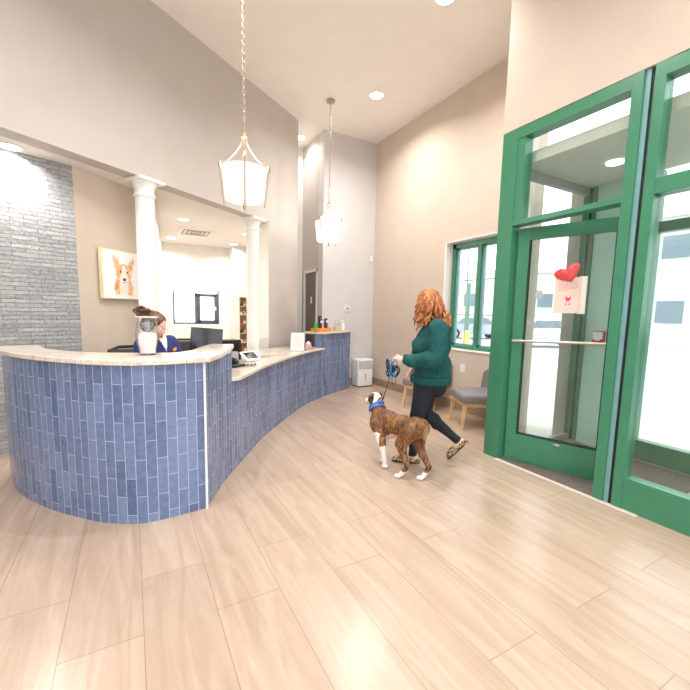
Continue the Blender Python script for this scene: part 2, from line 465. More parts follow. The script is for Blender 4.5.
# back wall, door wall, corridor end
b = bm_(); box(b, 3.2, 4.6, 6.7, 6.9, 0, HL); struct('wall_back', b, 'wall_cool')
b = bm_(); box(b, 3.2, 3.35, 6.9, 6.97, 0, HL); box(b, 3.2, 3.35, 7.53, 7.7, 0, HL); box(b, 3.2, 3.35, 6.97, 7.53, 2.24, HL)
struct('wall_corridor', b, 'wall_grey')
b = bm_(); box(b, 2.5, 3.35, 7.7, 7.85, 0, HL); struct('wall_corridor_end', b, 'white')
b = bm_(); box(b, 2.35, 2.5, 6.85, 7.85, 0, HL); struct('wall_corridor_side', b, 'wall_cream')
# reception walls
b = bm_(); box(b, .2, 2.04, 9.3, 9.5, 0, 1.13); box(b, .2, 2.04, 9.3, 9.5, 1.89, HR); box(b, .2, .82, 9.3, 9.5, 1.13, 1.89); box(b, 1.80, 2.04, 9.3, 9.5, 1.13, 1.89)
struct('wall_reception_back', b, 'wall_cream')
b = bm_(); box(b, 2.04, 2.17, 8.9, 9.5, 0, HR); box(b, 2.45, 3.6, 8.9, 9.5, 0, HR); box(b, 2.17, 2.45, 8.9, 9.5, 1.76, HR); box(b, 2.17, 2.45, 9.25, 9.5, 0, 1.76)
struct('wall_reception_niche', b, 'wall_cream')
b = bm_(); box(b, 3.35, 3.5, 6.9, 9.5, 0, HR); struct('wall_reception_right', b, 'wall_cream')
A0 = V((-.47, 4.97)); AD = V((.72, .69)).normalized(); AN = V((-AD.y, AD.x)); A1 = A0+AD*1.09
b = bm_(); prism(b, [A0, A1, A1+AN*.12, A0+AN*.12], 0, HR); struct('wall_picture', b, 'wall_warm')
b = bm_(); prism(b, [A1+AN*.12, A1, V((.62, 9.3)), V((.45, 9.3))], 0, HR); struct('wall_reception_side', b, 'wall_cream')
SD = V((-.93, -.36)).normalized()
b = bm_(); strip_panel(b, [A0+SD*k*.3 for k in range(0, 10)], 0, HR, .15, -1); struct('wall_stone', b, 'stone')
# lobby left wall and unseen storefront added behind the camera, left open for daylight
b = bm_(); box(b, -3.2, -3.0, -2.2, 9.5, 0, HL); struct('wall_left', b, 'wall_cool')
b = bm_(); box(b, -3.0, 3.3, -2.2, -2.0, 3.6, HL); struct('wall_front', b, 'wall_warm')
w = thing('added_storefront', None, None, (0, -2.1, 0), kind='structure')
b = bm_()
for x in (-2.95, -1.4, .15, 1.7, 3.2): box(b, x-.04, x+.04, -.05, .05, 0, 3.6)
for z in (.04, 1.1, 3.56): box(b, -2.95, 3.2, -.05, .05, z-.04, z+.04)
obj('window_frame', b, 'green', w)
# window wall with its opening
WX = 4.35
b = bm_(); box(b, WX, 4.6, 4.66, 6.9, 0, HL); box(b, WX, 4.6, 3.26, 3.38, 0, HL); box(b, WX, 4.6, 3.38, 4.66, 0, .93); box(b, WX, 4.6, 3.38, 4.66, 2.57, HL)
struct('wall_right', b, 'wall_warm')
b = bm_(); prism(b, [V((3.34, 2.74)), V((4.36, 3.26)), V((4.6, 3.28)), V((4.6, 3.22)), V((4.38, 3.19)), V((3.36, 2.68))], 0, HL); struct('wall_return', b, 'wall_warm')
# white opening lining
b = bm_(); box(b, WX-.004, 4.48, 4.64, 4.664, .93, 2.575); box(b, WX-.004, 4.48, 3.38, 4.66, 2.56, 2.575); box(b, WX-.012, 4.48, 3.38, 4.67, .918, .934)
struct('trim_1', b, 'white')
# green casement window
w = thing('window_1', None, None, (4.5, 4.0, .93), kind='structure')
b = bm_()
box(b, -.03, .05, .56, .62, 0, 1.62); box(b, -.03, .05, -.62, -.56, 0, 1.62); box(b, -.03, .05, -.62, .62, 0, .05); box(b, -.03, .05, -.62, .62, 1.55, 1.62)
box(b, -.03, .05, .05, .11, .05, 1.55)
obj('window_frame', b, 'green', w)
for y0, y1 in ((.11, .56), (-.56, .05)):
    b = bm_()
    for (ya, yb) in ((y0+.0, y0+.04), (y1-.04, y1)): box(b, .0, .04, ya, yb, .05, 1.55)
    box(b, 0, .04, y0, y1, .05, .085); box(b, 0, .04, y0, y1, 1.52, 1.55)
    s = obj('sash', b, 'sashpaint', w)
    b = bm_(); ym = (y0+y1)/2
    box(b, .012, .026, ym-.006, ym+.006, .08, 1.52)
    for z in (.53, 1.05): box(b, .012, .026, y0+.04, y1-.04, z-.007, z+.007)
    obj('muntin', b, 'greygrille', s)
    b = bm_(); box(b, .018, .022, y0+.035, y1-.035, .08, 1.52); obj('pane', b, 'glass', s)
# reception slider window (back wall)
w = thing('window_2', None, None, (1.31, 9.33, 1.13), kind='structure')
b = bm_(); fw = .035
box(b, -.49, .49, -.0, .08, 0, fw); box(b, -.49, .49, 0, .08, .70, .76); box(b, -.49, -.455, 0, .08, 0, .76); box(b, .44, .49, 0, .08, 0, .76); box(b, -.03, .03, 0, .08, 0, .76)
obj('window_frame', b, 'winframe', w)
b = bm_(); box(b, .03, .44, -.02, .02, .03, .09); box(b, .03, .44, -.02, .02, .62, .68); box(b, .03, .08, -.02, .02, .03, .68); box(b, .385, .44, -.02, .02, .03, .68)
s = obj('sash', b, 'winframe', w)
b = bm_(); box(b, .395, .425, -.05, -.02, .31, .4, .008); obj('handle', b, 'plasticwhite', s)
b = bm_(); box(b, -.455, .44, .05, .055, .03, .72); obj('pane', b, 'glass', w)
b = bm_(); box(b, -.47, .46, -.035, .0, .685, .755, .01); obj('roller_blind', b, 'trim', w)
# baseboards
b = bm_(); box(b, WX-.012, WX, 3.34, 6.7, 0, .145); struct('baseboard_right', b, 'base')
b = bm_(); box(b, 3.2, WX-.012, 6.688, 6.7, 0, .145); struct('baseboard_back', b, 'base')
# corridor door
d = thing('door_2', None, None, (3.2, 7.25, 0), kind='structure')
b = bm_(); box(b, .02, .06, -.28, .28, 0, 2.24); lf_ = obj('door_leaf', b, 'doorwood', d)
b = bm_(); box(b, .012, .02, -.03, .03, 1.63, 1.76); obj('door_sign', b, 'plasticwhite', lf_)
b = bm_(); box(b, -.015, .02, -.33, -.28, 0, 2.29); box(b, -.015, .02, .28, .33, 0, 2.29); box(b, -.015, .02, -.33, .33, 2.24, 2.29)
obj('door_frame', b, 'white', d)
b = bm_(); cyl(b, (-.05, .2, 1.0), (.02, .2, 1.0), .01); cyl(b, (-.05, .2, 1.0), (-.05, .09, 1.0), .008); obj('door_handle', b, 'steel', lf_)

# ------------------------------------------------------------------ vestibule
JX = 3.23
b = bm_(); box(b, JX, JX+.12, 2.57, 2.74, 0, 3.2, .003); struct('trim_2', b, 'green')            # hinge post
b = bm_(); box(b, JX, JX+.12, 1.555, 1.63, 0, 3.2, .003); box(b, JX, JX+.12, 1.42, 1.49, 0, 3.2, .003); struct('trim_3', b, 'green')
b = bm_(); box(b, JX+.03, JX+.1, 1.49, 1.52, 0, 3.2); struct('trim_12', b, 'dark_gap')
b = bm_(); box(b, JX+.02, JX+.11, 1.52, 1.555, 0, 3.2); struct('trim_13', b, 'sashpaint')            # strike post
b = bm_(); box(b, JX, JX+.12, .55, .65, 0, 3.2, .003); struct('trim_4', b, 'green')
b = bm_(); box(b, JX, JX+.12, 1.63, 2.57, 2.31, 2.355, .003); box(b, JX+.005, JX+.115, 2.49, 2.57, 2.355, 3.1, .003); box(b, JX, JX+.12, .65, 1.42, 2.32, 2.43, .003); struct('trim_5', b, 'green')
b = bm_(); box(b, JX+.002, JX+.118, 1.63, 2.57, 3.1, 3.195); box(b, JX+.002, JX+.118, .65, 1.42, 3.1, 3.195); box(b, JX+.01, JX+.11, .65, 1.42, 0, .25); struct('trim_6', b, 'green')
b = bm_(); box(b, JX+.05, JX+.056, 1.63, 2.49, 2.355, 3.1); struct('window_4', b, 'doorglass')
b = bm_(); box(b, JX+.05, JX+.056, .65, 1.42, .25, 2.32); box(b, JX+.05, JX+.056, .65, 1.42, 2.43, 3.1); struct('window_5', b, 'doorglass')
b = bm_(); box(b, JX, JX+.15, -2.0, .55, 0, HL); box(b, JX, JX+.15, .55, 2.74, 3.2, HL); struct('wall_vestibule', b, 'wall_warm')
b = bm_(); box(b, JX+.15, 4.6, .3, 2.7, 2.9, 3.0); struct('ceiling_vestibule', b, 'ceil')
b = bm_(); box(b, JX+.12, 4.6, 2.63, 2.69, 0, .06); box(b, JX+.12, 4.6, 2.63, 2.69, 2.82, 2.9); struct('trim_7', b, 'greygrille')
b = bm_(); box(b, JX+.12, 4.56, 2.655, 2.661, .06, 2.82); struct('window_6', b, 'glass')
# outer facade of the vestibule: green corner post with dark slot, teal panel, outer glazing
b = bm_(); box(b, 4.56, 4.66, 2.62, 2.69, 0, 2.9); box(b, 4.56, 4.66, 2.55, 2.59, 0, 2.9); struct('trim_8', b, 'green')
b = bm_(); box(b, 4.59, 4.66, 2.59, 2.62, 0, 2.9); struct('trim_9', b, 'dark_gap')
b = bm_(); box(b, 4.58, 4.66, 2.05, 2.55, 0, 2.9); struct('wall_teal', b, 'teal')
b = bm_(); box(b, 4.56, 4.66, 1.95, 2.05, 0, 2.9); box(b, 4.56, 4.66, .3, .4, 0, 2.9); box(b, 4.56, 4.66, .4, 1.95, 0, .2); box(b, 4.56, 4.66, .4, 1.95, 2.3, 2.4); struct('trim_10', b, 'green')
b = bm_(); box(b, 4.6, 4.606, .4, 1.95, .2, 2.9); struct('window_7', b, 'glass')
b = bm_(); box(b, JX+.15, 4.66, .2, .3, 0, 3.0); struct('wall_vestibule_side', b, 'teal')
b = bm_(); box(b, 3.19, 3.235, 1.3, 2.57, .0, .006); struct('trim_11', b, 'thresh')
b = bm_(); box(b, 3.36, 4.5, 1.3, 2.5, .0, .008); box(b, 3.236, 3.36, 1.64, 2.56, 0, .008); tag(obj('entry_mat', b, 'mat'), 'dark brown carpet entry mat under the green glass door', 'mat')
b = bm_(); cyl(b, (4.0, 2.1, 2.885), (4.0, 2.1, 2.9), .07); t_ = thing('ceiling_light', 'added small round light brightening the vestibule, seen through the door', 'ceiling light', (4.0, 2.1, 2.885))  # glowing disc added to brighten the vestibule
obj('diffuser', b, 'lamp', t_, world=True)

# green glass door, swung outward
DH = V((3.33, 2.55, 0)); DANG = math.atan2(-.949, .316)
d = thing('door_1', None, None, DH, DANG, kind='structure')
DW, DHh = .89, 2.29
b = bm_()
box(b, 0, .1, -.022, .022, .01, DHh, .002); box(b, DW-.1, DW, -.022, .022, .01, DHh, .002); box(b, .1, DW-.1, -.022, .022, .01, .285, .002); box(b, .1, DW-.1, -.022, .022, 2.175, DHh, .002)
leaf = obj('door_leaf', b, 'green', d)
b = bm_(); box(b, .098, DW-.098, -.004, .004, .28, 2.18); obj('pane', b, 'doorglass', d)
b = bm_()
for s in (-1, 1):
    box(b, .1, .108, s*.022-.003, s*.022+.003, .285, 2.175); box(b, DW-.108, DW-.1, s*.022-.003, s*.022+.003, .285, 2.175)
    box(b, .1, DW-.1, s*.022-.003, s*.022+.003, .285, .293)
obj('glazing_bead', b, 'dark_gap', d)
# push bar faces the lobby: local -y is the lobby side
SGN = -1
b = bm_(); cyl(b, (.02, SGN*.075, 1.215), (DW-.1, SGN*.075, 1.235), .013); pb = obj('push_bar', b, 'steel', d, smooth=True)
b = bm_(); cyl(b, (.04, SGN*.02, 1.215), (.04, SGN*.075, 1.215), .009); cyl(b, (DW-.12, SGN*.02, 1.233), (DW-.12, SGN*.075, 1.233), .009); obj('bar_mount', b, 'steel', pb, smooth=True)
b = bm_(); ell(b, (.47, SGN*.024, .255), (.03, .006, .01)); obj('floor_bolt', b, 'steel', d, smooth=True)
def door_text(s, size, u, z, name='lettering'):
    me = text_mesh(s, size); me.transform(Matrix.Translation((u, -.0048, z)) @ Matrix.Rotation(PI/2, 4, 'X'))
    return link(name, me, 'decal', d)
door_text('NGTON', .085, .12, 1.36); door_text('ION', .075, .17, 1.24)
b = bm_(); box(b, .12, .40, -.006, -.0045, 1.335, 1.338)
plate(b, [(.215+.045*math.sin(a)*(1 if i % 2 else .6), 1.66+.055*math.cos(a)*(1 if i % 2 else .6)) for i, a in enumerate([2*PI*k/12 for k in range(12)])], .001, Matrix.Translation((0, -.005, 0)))
obj('window_emblem', b, 'decal', d)
# notices taped to the glass
t = thing('notice', 'blush pink printed notice with small pink emblem taped on the glass door', 'notice', DH, DANG)
def lm(x, y, z): return Matrix.Translation((x, y, z))
b = bm_(); box(b, .345, .56, -.0075, -.006, 1.49, 1.81); obj('sheet', b, 'pinkpaper', t)
b = bm_(); random.seed(3)
for k in range(7):
    z = 1.775-.014*k; x = .375
    if k == 0: x = .40
    while x < (.52 if k < 6 else .44):
        wd = random.uniform(.008, .022); box(b, x, x+wd, -.0083, -.0075, z, z+.0045); x += wd+.006
obj('printed_text', b, 'ink', t)
b = bm_()
hp = [(.016*math.sin(a)**3*1.5, (.013*math.cos(a)-.005*math.cos(2*a)-.002*math.cos(3*a))*1.6) for a in [2*PI*k/28 for k in range(28)]]
plate(b, hp, .001, lm(.46, -.008, 1.615))
for x in (.438, .468): box(b, x, x+.014, -.0083, -.0075, 1.565, 1.578)
box(b, .44, .447, -.0083, -.0075, 1.63, 1.65); box(b, .473, .48, -.0083, -.0075, 1.63, 1.65)
obj('pink_emblem', b, 'magenta', t)
b = bm_(); box(b, .54, .60, -.0058, -.0046, 1.485, 1.815); tag(obj('paper_sheet', b, 'paper'), 'plain white paper showing behind the pink notice on the door', 'paper')
o = bpy.data.objects['paper_sheet']; o.location = DH; o.rotation_euler = (0, 0, DANG)
t = thing('heart_decoration', 'puffy red heart decoration above the notice on the glass door', 'decoration', DH, DANG)
b = bm_()
hp2 = [V((.072*math.sin(a)**3*1.25, 0, .058*math.cos(a)-.022*math.cos(2*a)-.009*math.cos(3*a)))*1.22 for a in [2*PI*k/40 for k in range(40)]]
rt = Matrix.Rotation(math.radians(-24), 4, 'Y')
cF = b.verts.new((.445, -.036, 1.845)); cB = b.verts.new((.445, -.008, 1.845))
ring0 = []; ring1 = []; ring2 = []
for p in hp2:
    q = rt @ p
    ring1.append(b.verts.new((.445+q.x, -.016, 1.85+q.z))); ring0.append(b.verts.new((.445+q.x*.72, -.032, 1.85+q.z*.72))); ring2.append(b.verts.new((.445+q.x*.8, -.008, 1.85+q.z*.8)))
n = len(hp2)
for k in range(n):
    j = (k+1) % n
    b.faces.new((cF, ring0[k], ring0[j])); b.faces.new((ring0[k], ring1[k], ring1[j], ring0[j])); b.faces.new((ring1[k], ring2[k], ring2[j], ring1[j])); b.faces.new((cB, ring2[j], ring2[k]))
bmesh.ops.recalc_face_normals(b, faces=b.faces)
obj('heart', b, 'heart', t, smooth=True, angle=80)
for p in ((.385, -.03, 1.885), (.50, -.033, 1.905)): b = bm_(); ell(b, p, (.009, .005, .007)); obj('gold_button', b, 'bronze', t, smooth=True)
# fire alarm pull station
t = thing('fire_alarm', 'small red and white fire alarm box on the pale teal wall behind the door', 'fire alarm', (4.58, 2.38, 1.24))
b = bm_(); box(b, -.06, 0, -.055, .055, -.07, .07, .004); obj('alarm_box', b, 'red', t)
b = bm_(); box(b, -.066, -.06, -.05, .05, -.02, .06); box(b, -.072, -.066, -.03, .03, -.035, -.01); obj('pull_handle', b, 'plasticwhite', t)

# ------------------------------------------------------------------ reception desk
main = catmull([(.44, 2.84), (.66, 3.26), (.93, 3.68), (1.28, 4.22), (1.66, 4.70), (2.08, 5.20), (2.5, 5.62), (3.08, 6.06), (3.67, 6.42)], 12)
main = [V((p.x, p.y)) for p in main]
left = [V((p.x, p.y)) for p in catmull([(.44, 2.84), (.22, 2.815), (.1, 2.81), (-.02, 2.83), (-.19, 2.93), (-.32, 3.05), (-.58, 3.35), (-.82, 3.75), (-.95, 4.15)], 8)]
def sub(c, y0, y1): return [p for p in c if y0-1e-6 <= p.y <= y1+1e-6]
desk = thing('reception_desk', 'long curved reception desk faced with vertical blue tiles', 'reception desk', (1.0, 4.2, 0))
b = bm_(); strip_panel(b, left[::-1], 0, 1.085, .12, 1, .03); obj('tiled_front', b, 'tile', desk, world=True)
b = bm_(); s_near = [p for p in main if p.y <= 3.46]; strip_panel(b, s_near, 0, 1.085, .12, 1, 0); u1 = sum((s_near[i+1]-s_near[i]).length for i in range(len(s_near)-1)); obj('tiled_side', b, 'tile', desk, world=True)
s_mid = [s_near[-1]]+[p for p in main if 3.46 < p.y <= 5.86]
b = bm_(); u2 = strip_panel(b, s_mid, 0, .825, .12, 1, u1); obj('tiled_low_front', b, 'tile', desk, world=True)
s_far = [s_mid[-1]]+[p for p in main if p.y > 5.86]
b = bm_(); strip_panel(b, s_far, 0, 1.085, .12, 1, u2); obj('tiled_far_front', b, 'tile', desk, world=True)
# far tall end return (tile going back from the low step) and right end
fn = normals2(main)
e0 = s_far[0]; e1 = e0+V((.42, .91)).normalized()*.5
b = bm_(); strip_panel(b, [e0+V((-.06, .11)), e1], .0, 1.085, .1, -1, .02); obj('tiled_end', b, 'tile', desk, world=True)
b = bm_(); r0 = s_far[-1]; r1 = r0+V((-.52, .85)).normalized()*.14; strip_panel(b, [r0, r1], 0, 1.085, .08, 1, .02); obj('tiled_end', b, 'tile', desk, world=True)
b = bm_(); box(b, .432, .448, 2.828, 2.846, 0, 1.085); obj('corner_trim', b, 'trim', desk, world=True)
b = bm_(); prism(b, [V((.46, 3.2)), V((.6, 3.5)), V((.55, 3.6)), V((.4, 3.3))], 0, 1.085); obj('inner_support', b, 'white', desk, world=True)
def slab(name, poly, z0, z1, label):
    b = bm_(); prism(b, poly, z0, z1)
    es = [e for e in b.edges if abs(e.verts[0].co.z-e.verts[1].co.z) < 1e-6]
    bmesh.ops.bevel(b, geom=es, offset=.006, segments=2, affect='EDGES', profile=.5)
    o = obj(name, b, 'granite'); return tag(o, label, 'countertop')
nl = normals2(left[::-1]); LL = left[::-1]
outer = [p-q*.035 for p, q in zip(LL, nl)]
outer[-1] = V((.472, 2.80))
near_poly = outer+[V((.60, 3.04)), V((.70, 3.30)), V((.80, 3.58)), V((.865, 3.79)), V((.885, 3.88)), V((.70, 3.98)), V((.52, 3.62)), V((.42, 3.36)), V((.33, 3.25)), V((.15, 3.24)), V((-.03, 3.31)), V((-.2, 3.38)), V((-.39, 3.52)), V((-.6, 3.82)), V((-.7, 4.2))]
slab('countertop', near_poly, 1.085, 1.12, 'speckled cream granite top of the tall near counter, holding the glass vase')
fm = normals2(s_mid)
front = [p-q*.055 for p, q in zip(s_mid, fm)]
front = [V((.70, 3.40))]+[p for p in front if p.y > 3.45]
front.append(front[-1]+V((.03, .03)))
low_poly = front+[e0+V((-.02, .02)), e0+V((-.1, .5)), V((2.2, 6.2)), V((1.66, 5.84)), V((1.22, 5.50)), V((.80, 4.75)), V((.60, 4.2)), V((.5, 3.75))]
slab('countertop', low_poly, .825, .86, 'long low curved granite worktop in the middle of the blue desk')
ff = normals2(s_far)
fo = [p-q*.04 for p, q in zip(s_far, ff)]
fo[0] = fo[0]-V((.03, .02)); fo[-1] = fo[-1]+V((.10, .06))
far_poly = fo+[V((3.62, 6.66)), V((3.1, 6.5)), V((2.85, 6.36)), V((2.62, 6.2)), e0+V((-.06, .06))]
slab('countertop', far_poly, 1.085, 1.12, 'granite top of the tall far counter near the thermostat, with snack packets')
# staff worktop behind the near counter
sdk = thing('staff_desk', 'white staff worktop behind the tall near counter holding the monitor', 'desk', (.2, 4.1, 0))
b = bm_(); prism(b, [V((-.38, 3.75)), V((.33, 3.50)), V((.46, 3.75)), V((.75, 4.5)), V((1.1, 4.8)), V((.7, 5.0)), V((.35, 4.45)), V((-.35, 4.2))], .73, .76); obj('worktop', b, 'white', sdk, world=True)
for x, y in ((.55, 4.3), (-.33, 3.82), (.85, 4.8)): b = bm_(); box(b, x-.02, x+.02, y-.02, y+.02, 0, .73); obj('worktop_leg', b, 'steel', sdk, world=True)

# columns on the bulkhead line
def column(x, y, lab):
    t = thing('column', lab, 'column', (x, y, 0), math.atan2(E.y, E.x))
    b = bm_(); lathe(b, [(.125, 0), (.125, .08), (.112, .1), (.105, .14), (.098, HR-.2)], 36)
    obj('shaft', b, 'white', t, smooth=True)
    b = bm_(); lathe(b, [(.099, HR-.2), (.112, HR-.19), (.112, HR-.165), (.102, HR-.155), (.104, HR-.1), (.135, HR-.045), (.135, HR-.035)], 36)
    box(b, -.155, .155, -.155, .155, HR-.036, HR-.001, .004)
    obj('capital', b, 'white', t, smooth=True, angle=30)
column(1.715, 6.14, 'slim round white column with flared capital behind the curved desk')
column(.185, 5.06, 'round white column rising behind the seated receptionist')

# ------------------------------------------------------------------ ceiling lights and vent in reception
def downlight(x, y, z, lab, power, r=.085, grp='recessed downlights in the reception ceiling'):
    t = thing('ceiling_light', lab, 'ceiling light', (x, y, z), 0, grp)
    b = bm_(); lathe(b, [(r, 0), (r+.02, -.004), (r+.02, 0)], 32, close=False); lathe(b, [(r, -.004), (r+.02, -.006), (r+.02, -.001)], 32, close=False); obj('trim_ring', b, 'white', t, smooth=True)
    b = bm_(); cyl(b, (0, 0, -.004), (0, 0, -.001), r); obj('diffuser', b, 'lamp', t)
    L = bpy.data.lights.new('lamp', 'AREA'); L.shape = 'DISK'; L.size = .15; L.energy = power; L.color = (1, .975, .95); L.spread = math.radians(150)
    o = bpy.data.objects.new('lamp', L); C.objects.link(o); o.parent = t; o.location = (0, 0, -.02)
RL = 14
downlight(.79, 6.83, HR, 'recessed round light in reception ceiling, front left beside the air vent', RL)
downlight(.77, 8.72, HR, 'recessed round light in reception ceiling, back left above the window wall', RL)
downlight(2.0, 8.70, HR, 'recessed round light in reception ceiling, back right above the shelf niche', RL)
downlight(1.96, 7.41, HR, 'recessed round light in reception ceiling, beside the slim white column', RL)
downlight(-.9, 5.3-.6, HR, 'recessed round light in reception ceiling over the stone wall', RL)
t = thing('air_vent', 'square white air vent in the reception ceiling between the round lights', 'air vent', (1.11, 7.79, HR))
b = bm_(); box(b, -.3, .3, -.3, .3, -.012, 0, .004); obj('vent_frame', b, 'white', t)
b = bm_()
for k in range(3):
    r = .08+.07*k
    for s in (-1, 1):
        box(b, -r, r, s*r-.008, s*r+.008, -.022-.0*k, -.012); box(b, s*r-.008, s*r+.008, -r, r, -.022, -.012)
obj('vent_slats', b, 'greygrille', t)
# added fill downlights high above the lobby (out of the picture, they light the room)
k = 0
for x, y, lab in ((-1.6, .2, 'added recessed fill light in lobby ceiling nearest the left wall'), (.6, .2, 'added recessed fill light in lobby ceiling above the entrance aisle'), (2.3, .2, 'added recessed fill light in lobby ceiling close to the storefront'),
          (-.6, 2.3, 'added recessed fill light in lobby ceiling above the tall near counter'), (1.2, 2.6, 'added recessed fill light in lobby ceiling above the open floor'), (3.0, 3.4, 'added recessed fill light in lobby ceiling above the waiting chairs'), (3.4, 5.3, 'added recessed fill light in lobby ceiling near the back corner')):
    downlight(x, y, HL, lab, 34, .1, 'added fill downlights in the high lobby ceiling')

downlight(2.93, 7.25, HL, 'added recessed fill light in the ceiling of the narrow corridor', 7, .1, 'added fill downlights in the high lobby ceiling')  # extra lamp added to brighten the corridor
# pendants
def pendant(x, y, zb, D, Hh, lab, ph=.5):
    t = thing('pendant_lamp', lab, 'pendant lamp', (x, y, zb), 0, 'pendant lamps over the blue desk')
    b = bm_(); R0, R1 = D*.42, D*.5
    lathe(b, [(R0, 0), (R0*1.01+.004, .01), (R1, Hh), (R1-.01, Hh), (R0-.008, .012)], 48, close=False)
    cyl(b, (0, 0, .012), (0, 0, .018), R0-.004)
    obj('lamp_shade', b, 'shade', t, smooth=True)
    b = bm_()
    for k in range(4):
        a = k*PI/2+ph; c, s = math.cos(a), math.sin(a)
        tube(b, [((R0+.012)*c, (R0+.012)*s, -.05), ((R1+.018)*c, (R1+.018)*s, Hh+.03)], .008, 8)
        cyl(b, ((R1+.018)*c, (R1+.018)*s, Hh+.0), ((R1+.018)*c, (R1+.018)*s, Hh+.045), .014)
        pts = [V(((R1+.015)*c, (R1+.015)*s, Hh+.02)), V((R1*.6*c, R1*.6*s, Hh+.09)), V((.035*c, .035*s, Hh+.2)), V((.02*c, .02*s, Hh+.28))]
        tube(b, catmull(pts, 5), .007, 8)
    lathe(b, [(.012, Hh+.26), (.028, Hh+.27), (.028, Hh+.3), (.01, Hh+.32)], 20)
    lathe(b, [(.01, -.075), (.018, -.05), (.014, -.02), (.01, .01)], 16)
    obj('lamp_frame', b, 'bronze', t, smooth=True)
    b = bm_(); z = Hh+.32; k = 0
    while z+zb < HL-.03:
        pts = [(.011*math.cos(a)*(1 if k % 2 else 0), .011*math.cos(a)*(0 if k % 2 else 1), z+.016+.022*math.sin(a)) for a in [2*PI*j/10 for j in range(11)]]
        tube(b, pts, .0035, 5); z += .034; k += 1
    obj('chain', b, 'bronze', t, smooth=True)
    b = bm_(); lathe(b, [(.065, HL-zb-.03), (.065, HL-zb-.01), (.05, HL-zb-.001)], 24); obj('canopy', b, 'bronze', t, smooth=True)
    L = bpy.data.lights.new('lamp', 'POINT'); L.energy = 14; L.shadow_soft_size = .12; L.color = (1, .93, .84)
    o = bpy.data.objects.new('lamp', L); C.objects.link(o); o.parent = t; o.location = (0, 0, Hh+.1)
pendant(2.86, 5.78, 2.60, .44, .30, 'smaller looking lit drum pendant on a chain near the corridor door')
pendant(.94, 3.62, 2.44, .39, .27, 'large looking lit drum pendant nearest the camera above the desk', 1.33)

# ------------------------------------------------------------------ wall items
t = thing('thermostat', 'small white square thermostat with grey display on the back wall', 'thermostat', (3.74, 6.7, 1.53))
b = bm_(); box(b, -.055, .055, -.025, 0, -.055, .055, .006); obj('thermostat_body', b, 'plasticwhite', t)
b = bm_(); box(b, -.035, .035, -.028, -.024, -.02, .032); obj('display', b, 'greygrille', t)
b = bm_(); box(b, 4.24, 4.30, 6.66, 6.7, 2.49, 2.60, .008); tag(obj('motion_sensor', b, 'plasticwhite'), 'tiny white motion sensor high on the back wall near the corner', 'sensor')
t = thing('wall_socket', 'pale wall socket plate low on the window wall between the chairs', 'wall socket', (WX, 4.17, .66))
b = bm_(); box(b, -.006, 0, -.045, .045, -.06, .06, .002); obj('socket_plate', b, 'plasticwhite', t)
t = thing('wall_sensor', 'small white round knob sensor on the reception side wall', 'sensor', (.62, 8.6, 1.93))
b = bm_(); ell(b, (0, 0, 0), (.04, .04, .04)); obj('sensor_dome', b, 'plasticwhite', t, smooth=True)

# canvas with the corgi watercolour
PW, PH = .54, .54
ctr = A0+AD*.505
t = thing('wall_picture', 'square canvas with a watercolour corgi portrait on the reception wall', 'picture', (ctr.x-AN.x*.045, ctr.y-AN.y*.045, 1.835), math.atan2(AD.y, AD.x))
b = bm_(); box(b, -PW/2, PW/2, -.02, .02, -PH/2, PH/2); obj('canvas', b, 'paper', t)
b = bm_()
for x0, x1, z0, z1 in ((-PW/2-.008, PW/2+.008, PH/2, PH/2+.008), (-PW/2-.008, PW/2+.008, -PH/2-.008, -PH/2), (-PW/2-.008, -PW/2, -PH/2, PH/2), (PW/2, PW/2+.008, -PH/2, PH/2)):
    box(b, x0, x1, -.024, .024, z0, z1)
obj('picture_frame', b, 'tan', t)
m_ginger = NT('watercolour_ginger'); n_ = m_ginger.noise(m_ginger.coord(), 16, 5, .7, 1)
m_ginger.bsdf(m_ginger.ramp(n_, [(.3, srgb(206, 140, 84)), (.5, srgb(232, 184, 136)), (.7, srgb(246, 226, 206))]), .9)
M['ginger'] = m_ginger.m
def flat(nm, pts, th, m, lay): 
    b = bm_(); plate(b, [(p[0]*.86, p[1]*.86-.005) for p in pts], .001, lm(0, -.0205-lay*.0011, 0)); return obj(nm, b, m, t)
def oval(cx, cz, rx, rz, n=24): return [(cx+rx*math.cos(2*PI*k/n), cz+rz*math.sin(2*PI*k/n)) for k in range(n)]
M['wash'] = mat('pale_watercolour_wash', srgb(246, 232, 218), .9, nscale=20, namt=.03)
flat('painted_chest', [(-.13, -.27), (-.15, -.16), (-.11, -.05), (.11, -.05), (.16, -.15), (.15, -.27), (.0, -.24)], 0, 'ginger', 1)
flat('painted_bib', [(-.06, -.26), (-.07, -.1), (-.03, -.02), (.04, -.02), (.08, -.1), (.07, -.25)], 0, 'wash', 2)
flat('painted_ear', [(-.14, .27), (-.16, .22), (-.13, .08), (-.04, .1), (-.07, .19)], 0, 'ginger', 3)
flat('painted_ear', [(.17, .25), (.18, .2), (.15, .07), (.06, .1), (.10, .18)], 0, 'ginger', 3)
flat('painted_head', oval(.01, .03, .125, .125), 0, 'ginger', 4)
flat('painted_blaze', [(-.015, .13), (-.03, .04), (-.07, -.06), (-.03, -.115), (.05, -.115), (.09, -.06), (.05, .04), (.03, .13)], 0, 'wash', 5)
for x in (-.045, .065): flat('painted_eye', oval(x, .045, .013, .013, 14), 0, 'iris', 6)
flat('painted_nose', oval(.012, -.055, .025, .02, 16), 0, 'black', 6)
flat('painted_mouth', oval(.012, -.095, .03, .004, 14), 0, 'darkbrown', 6)

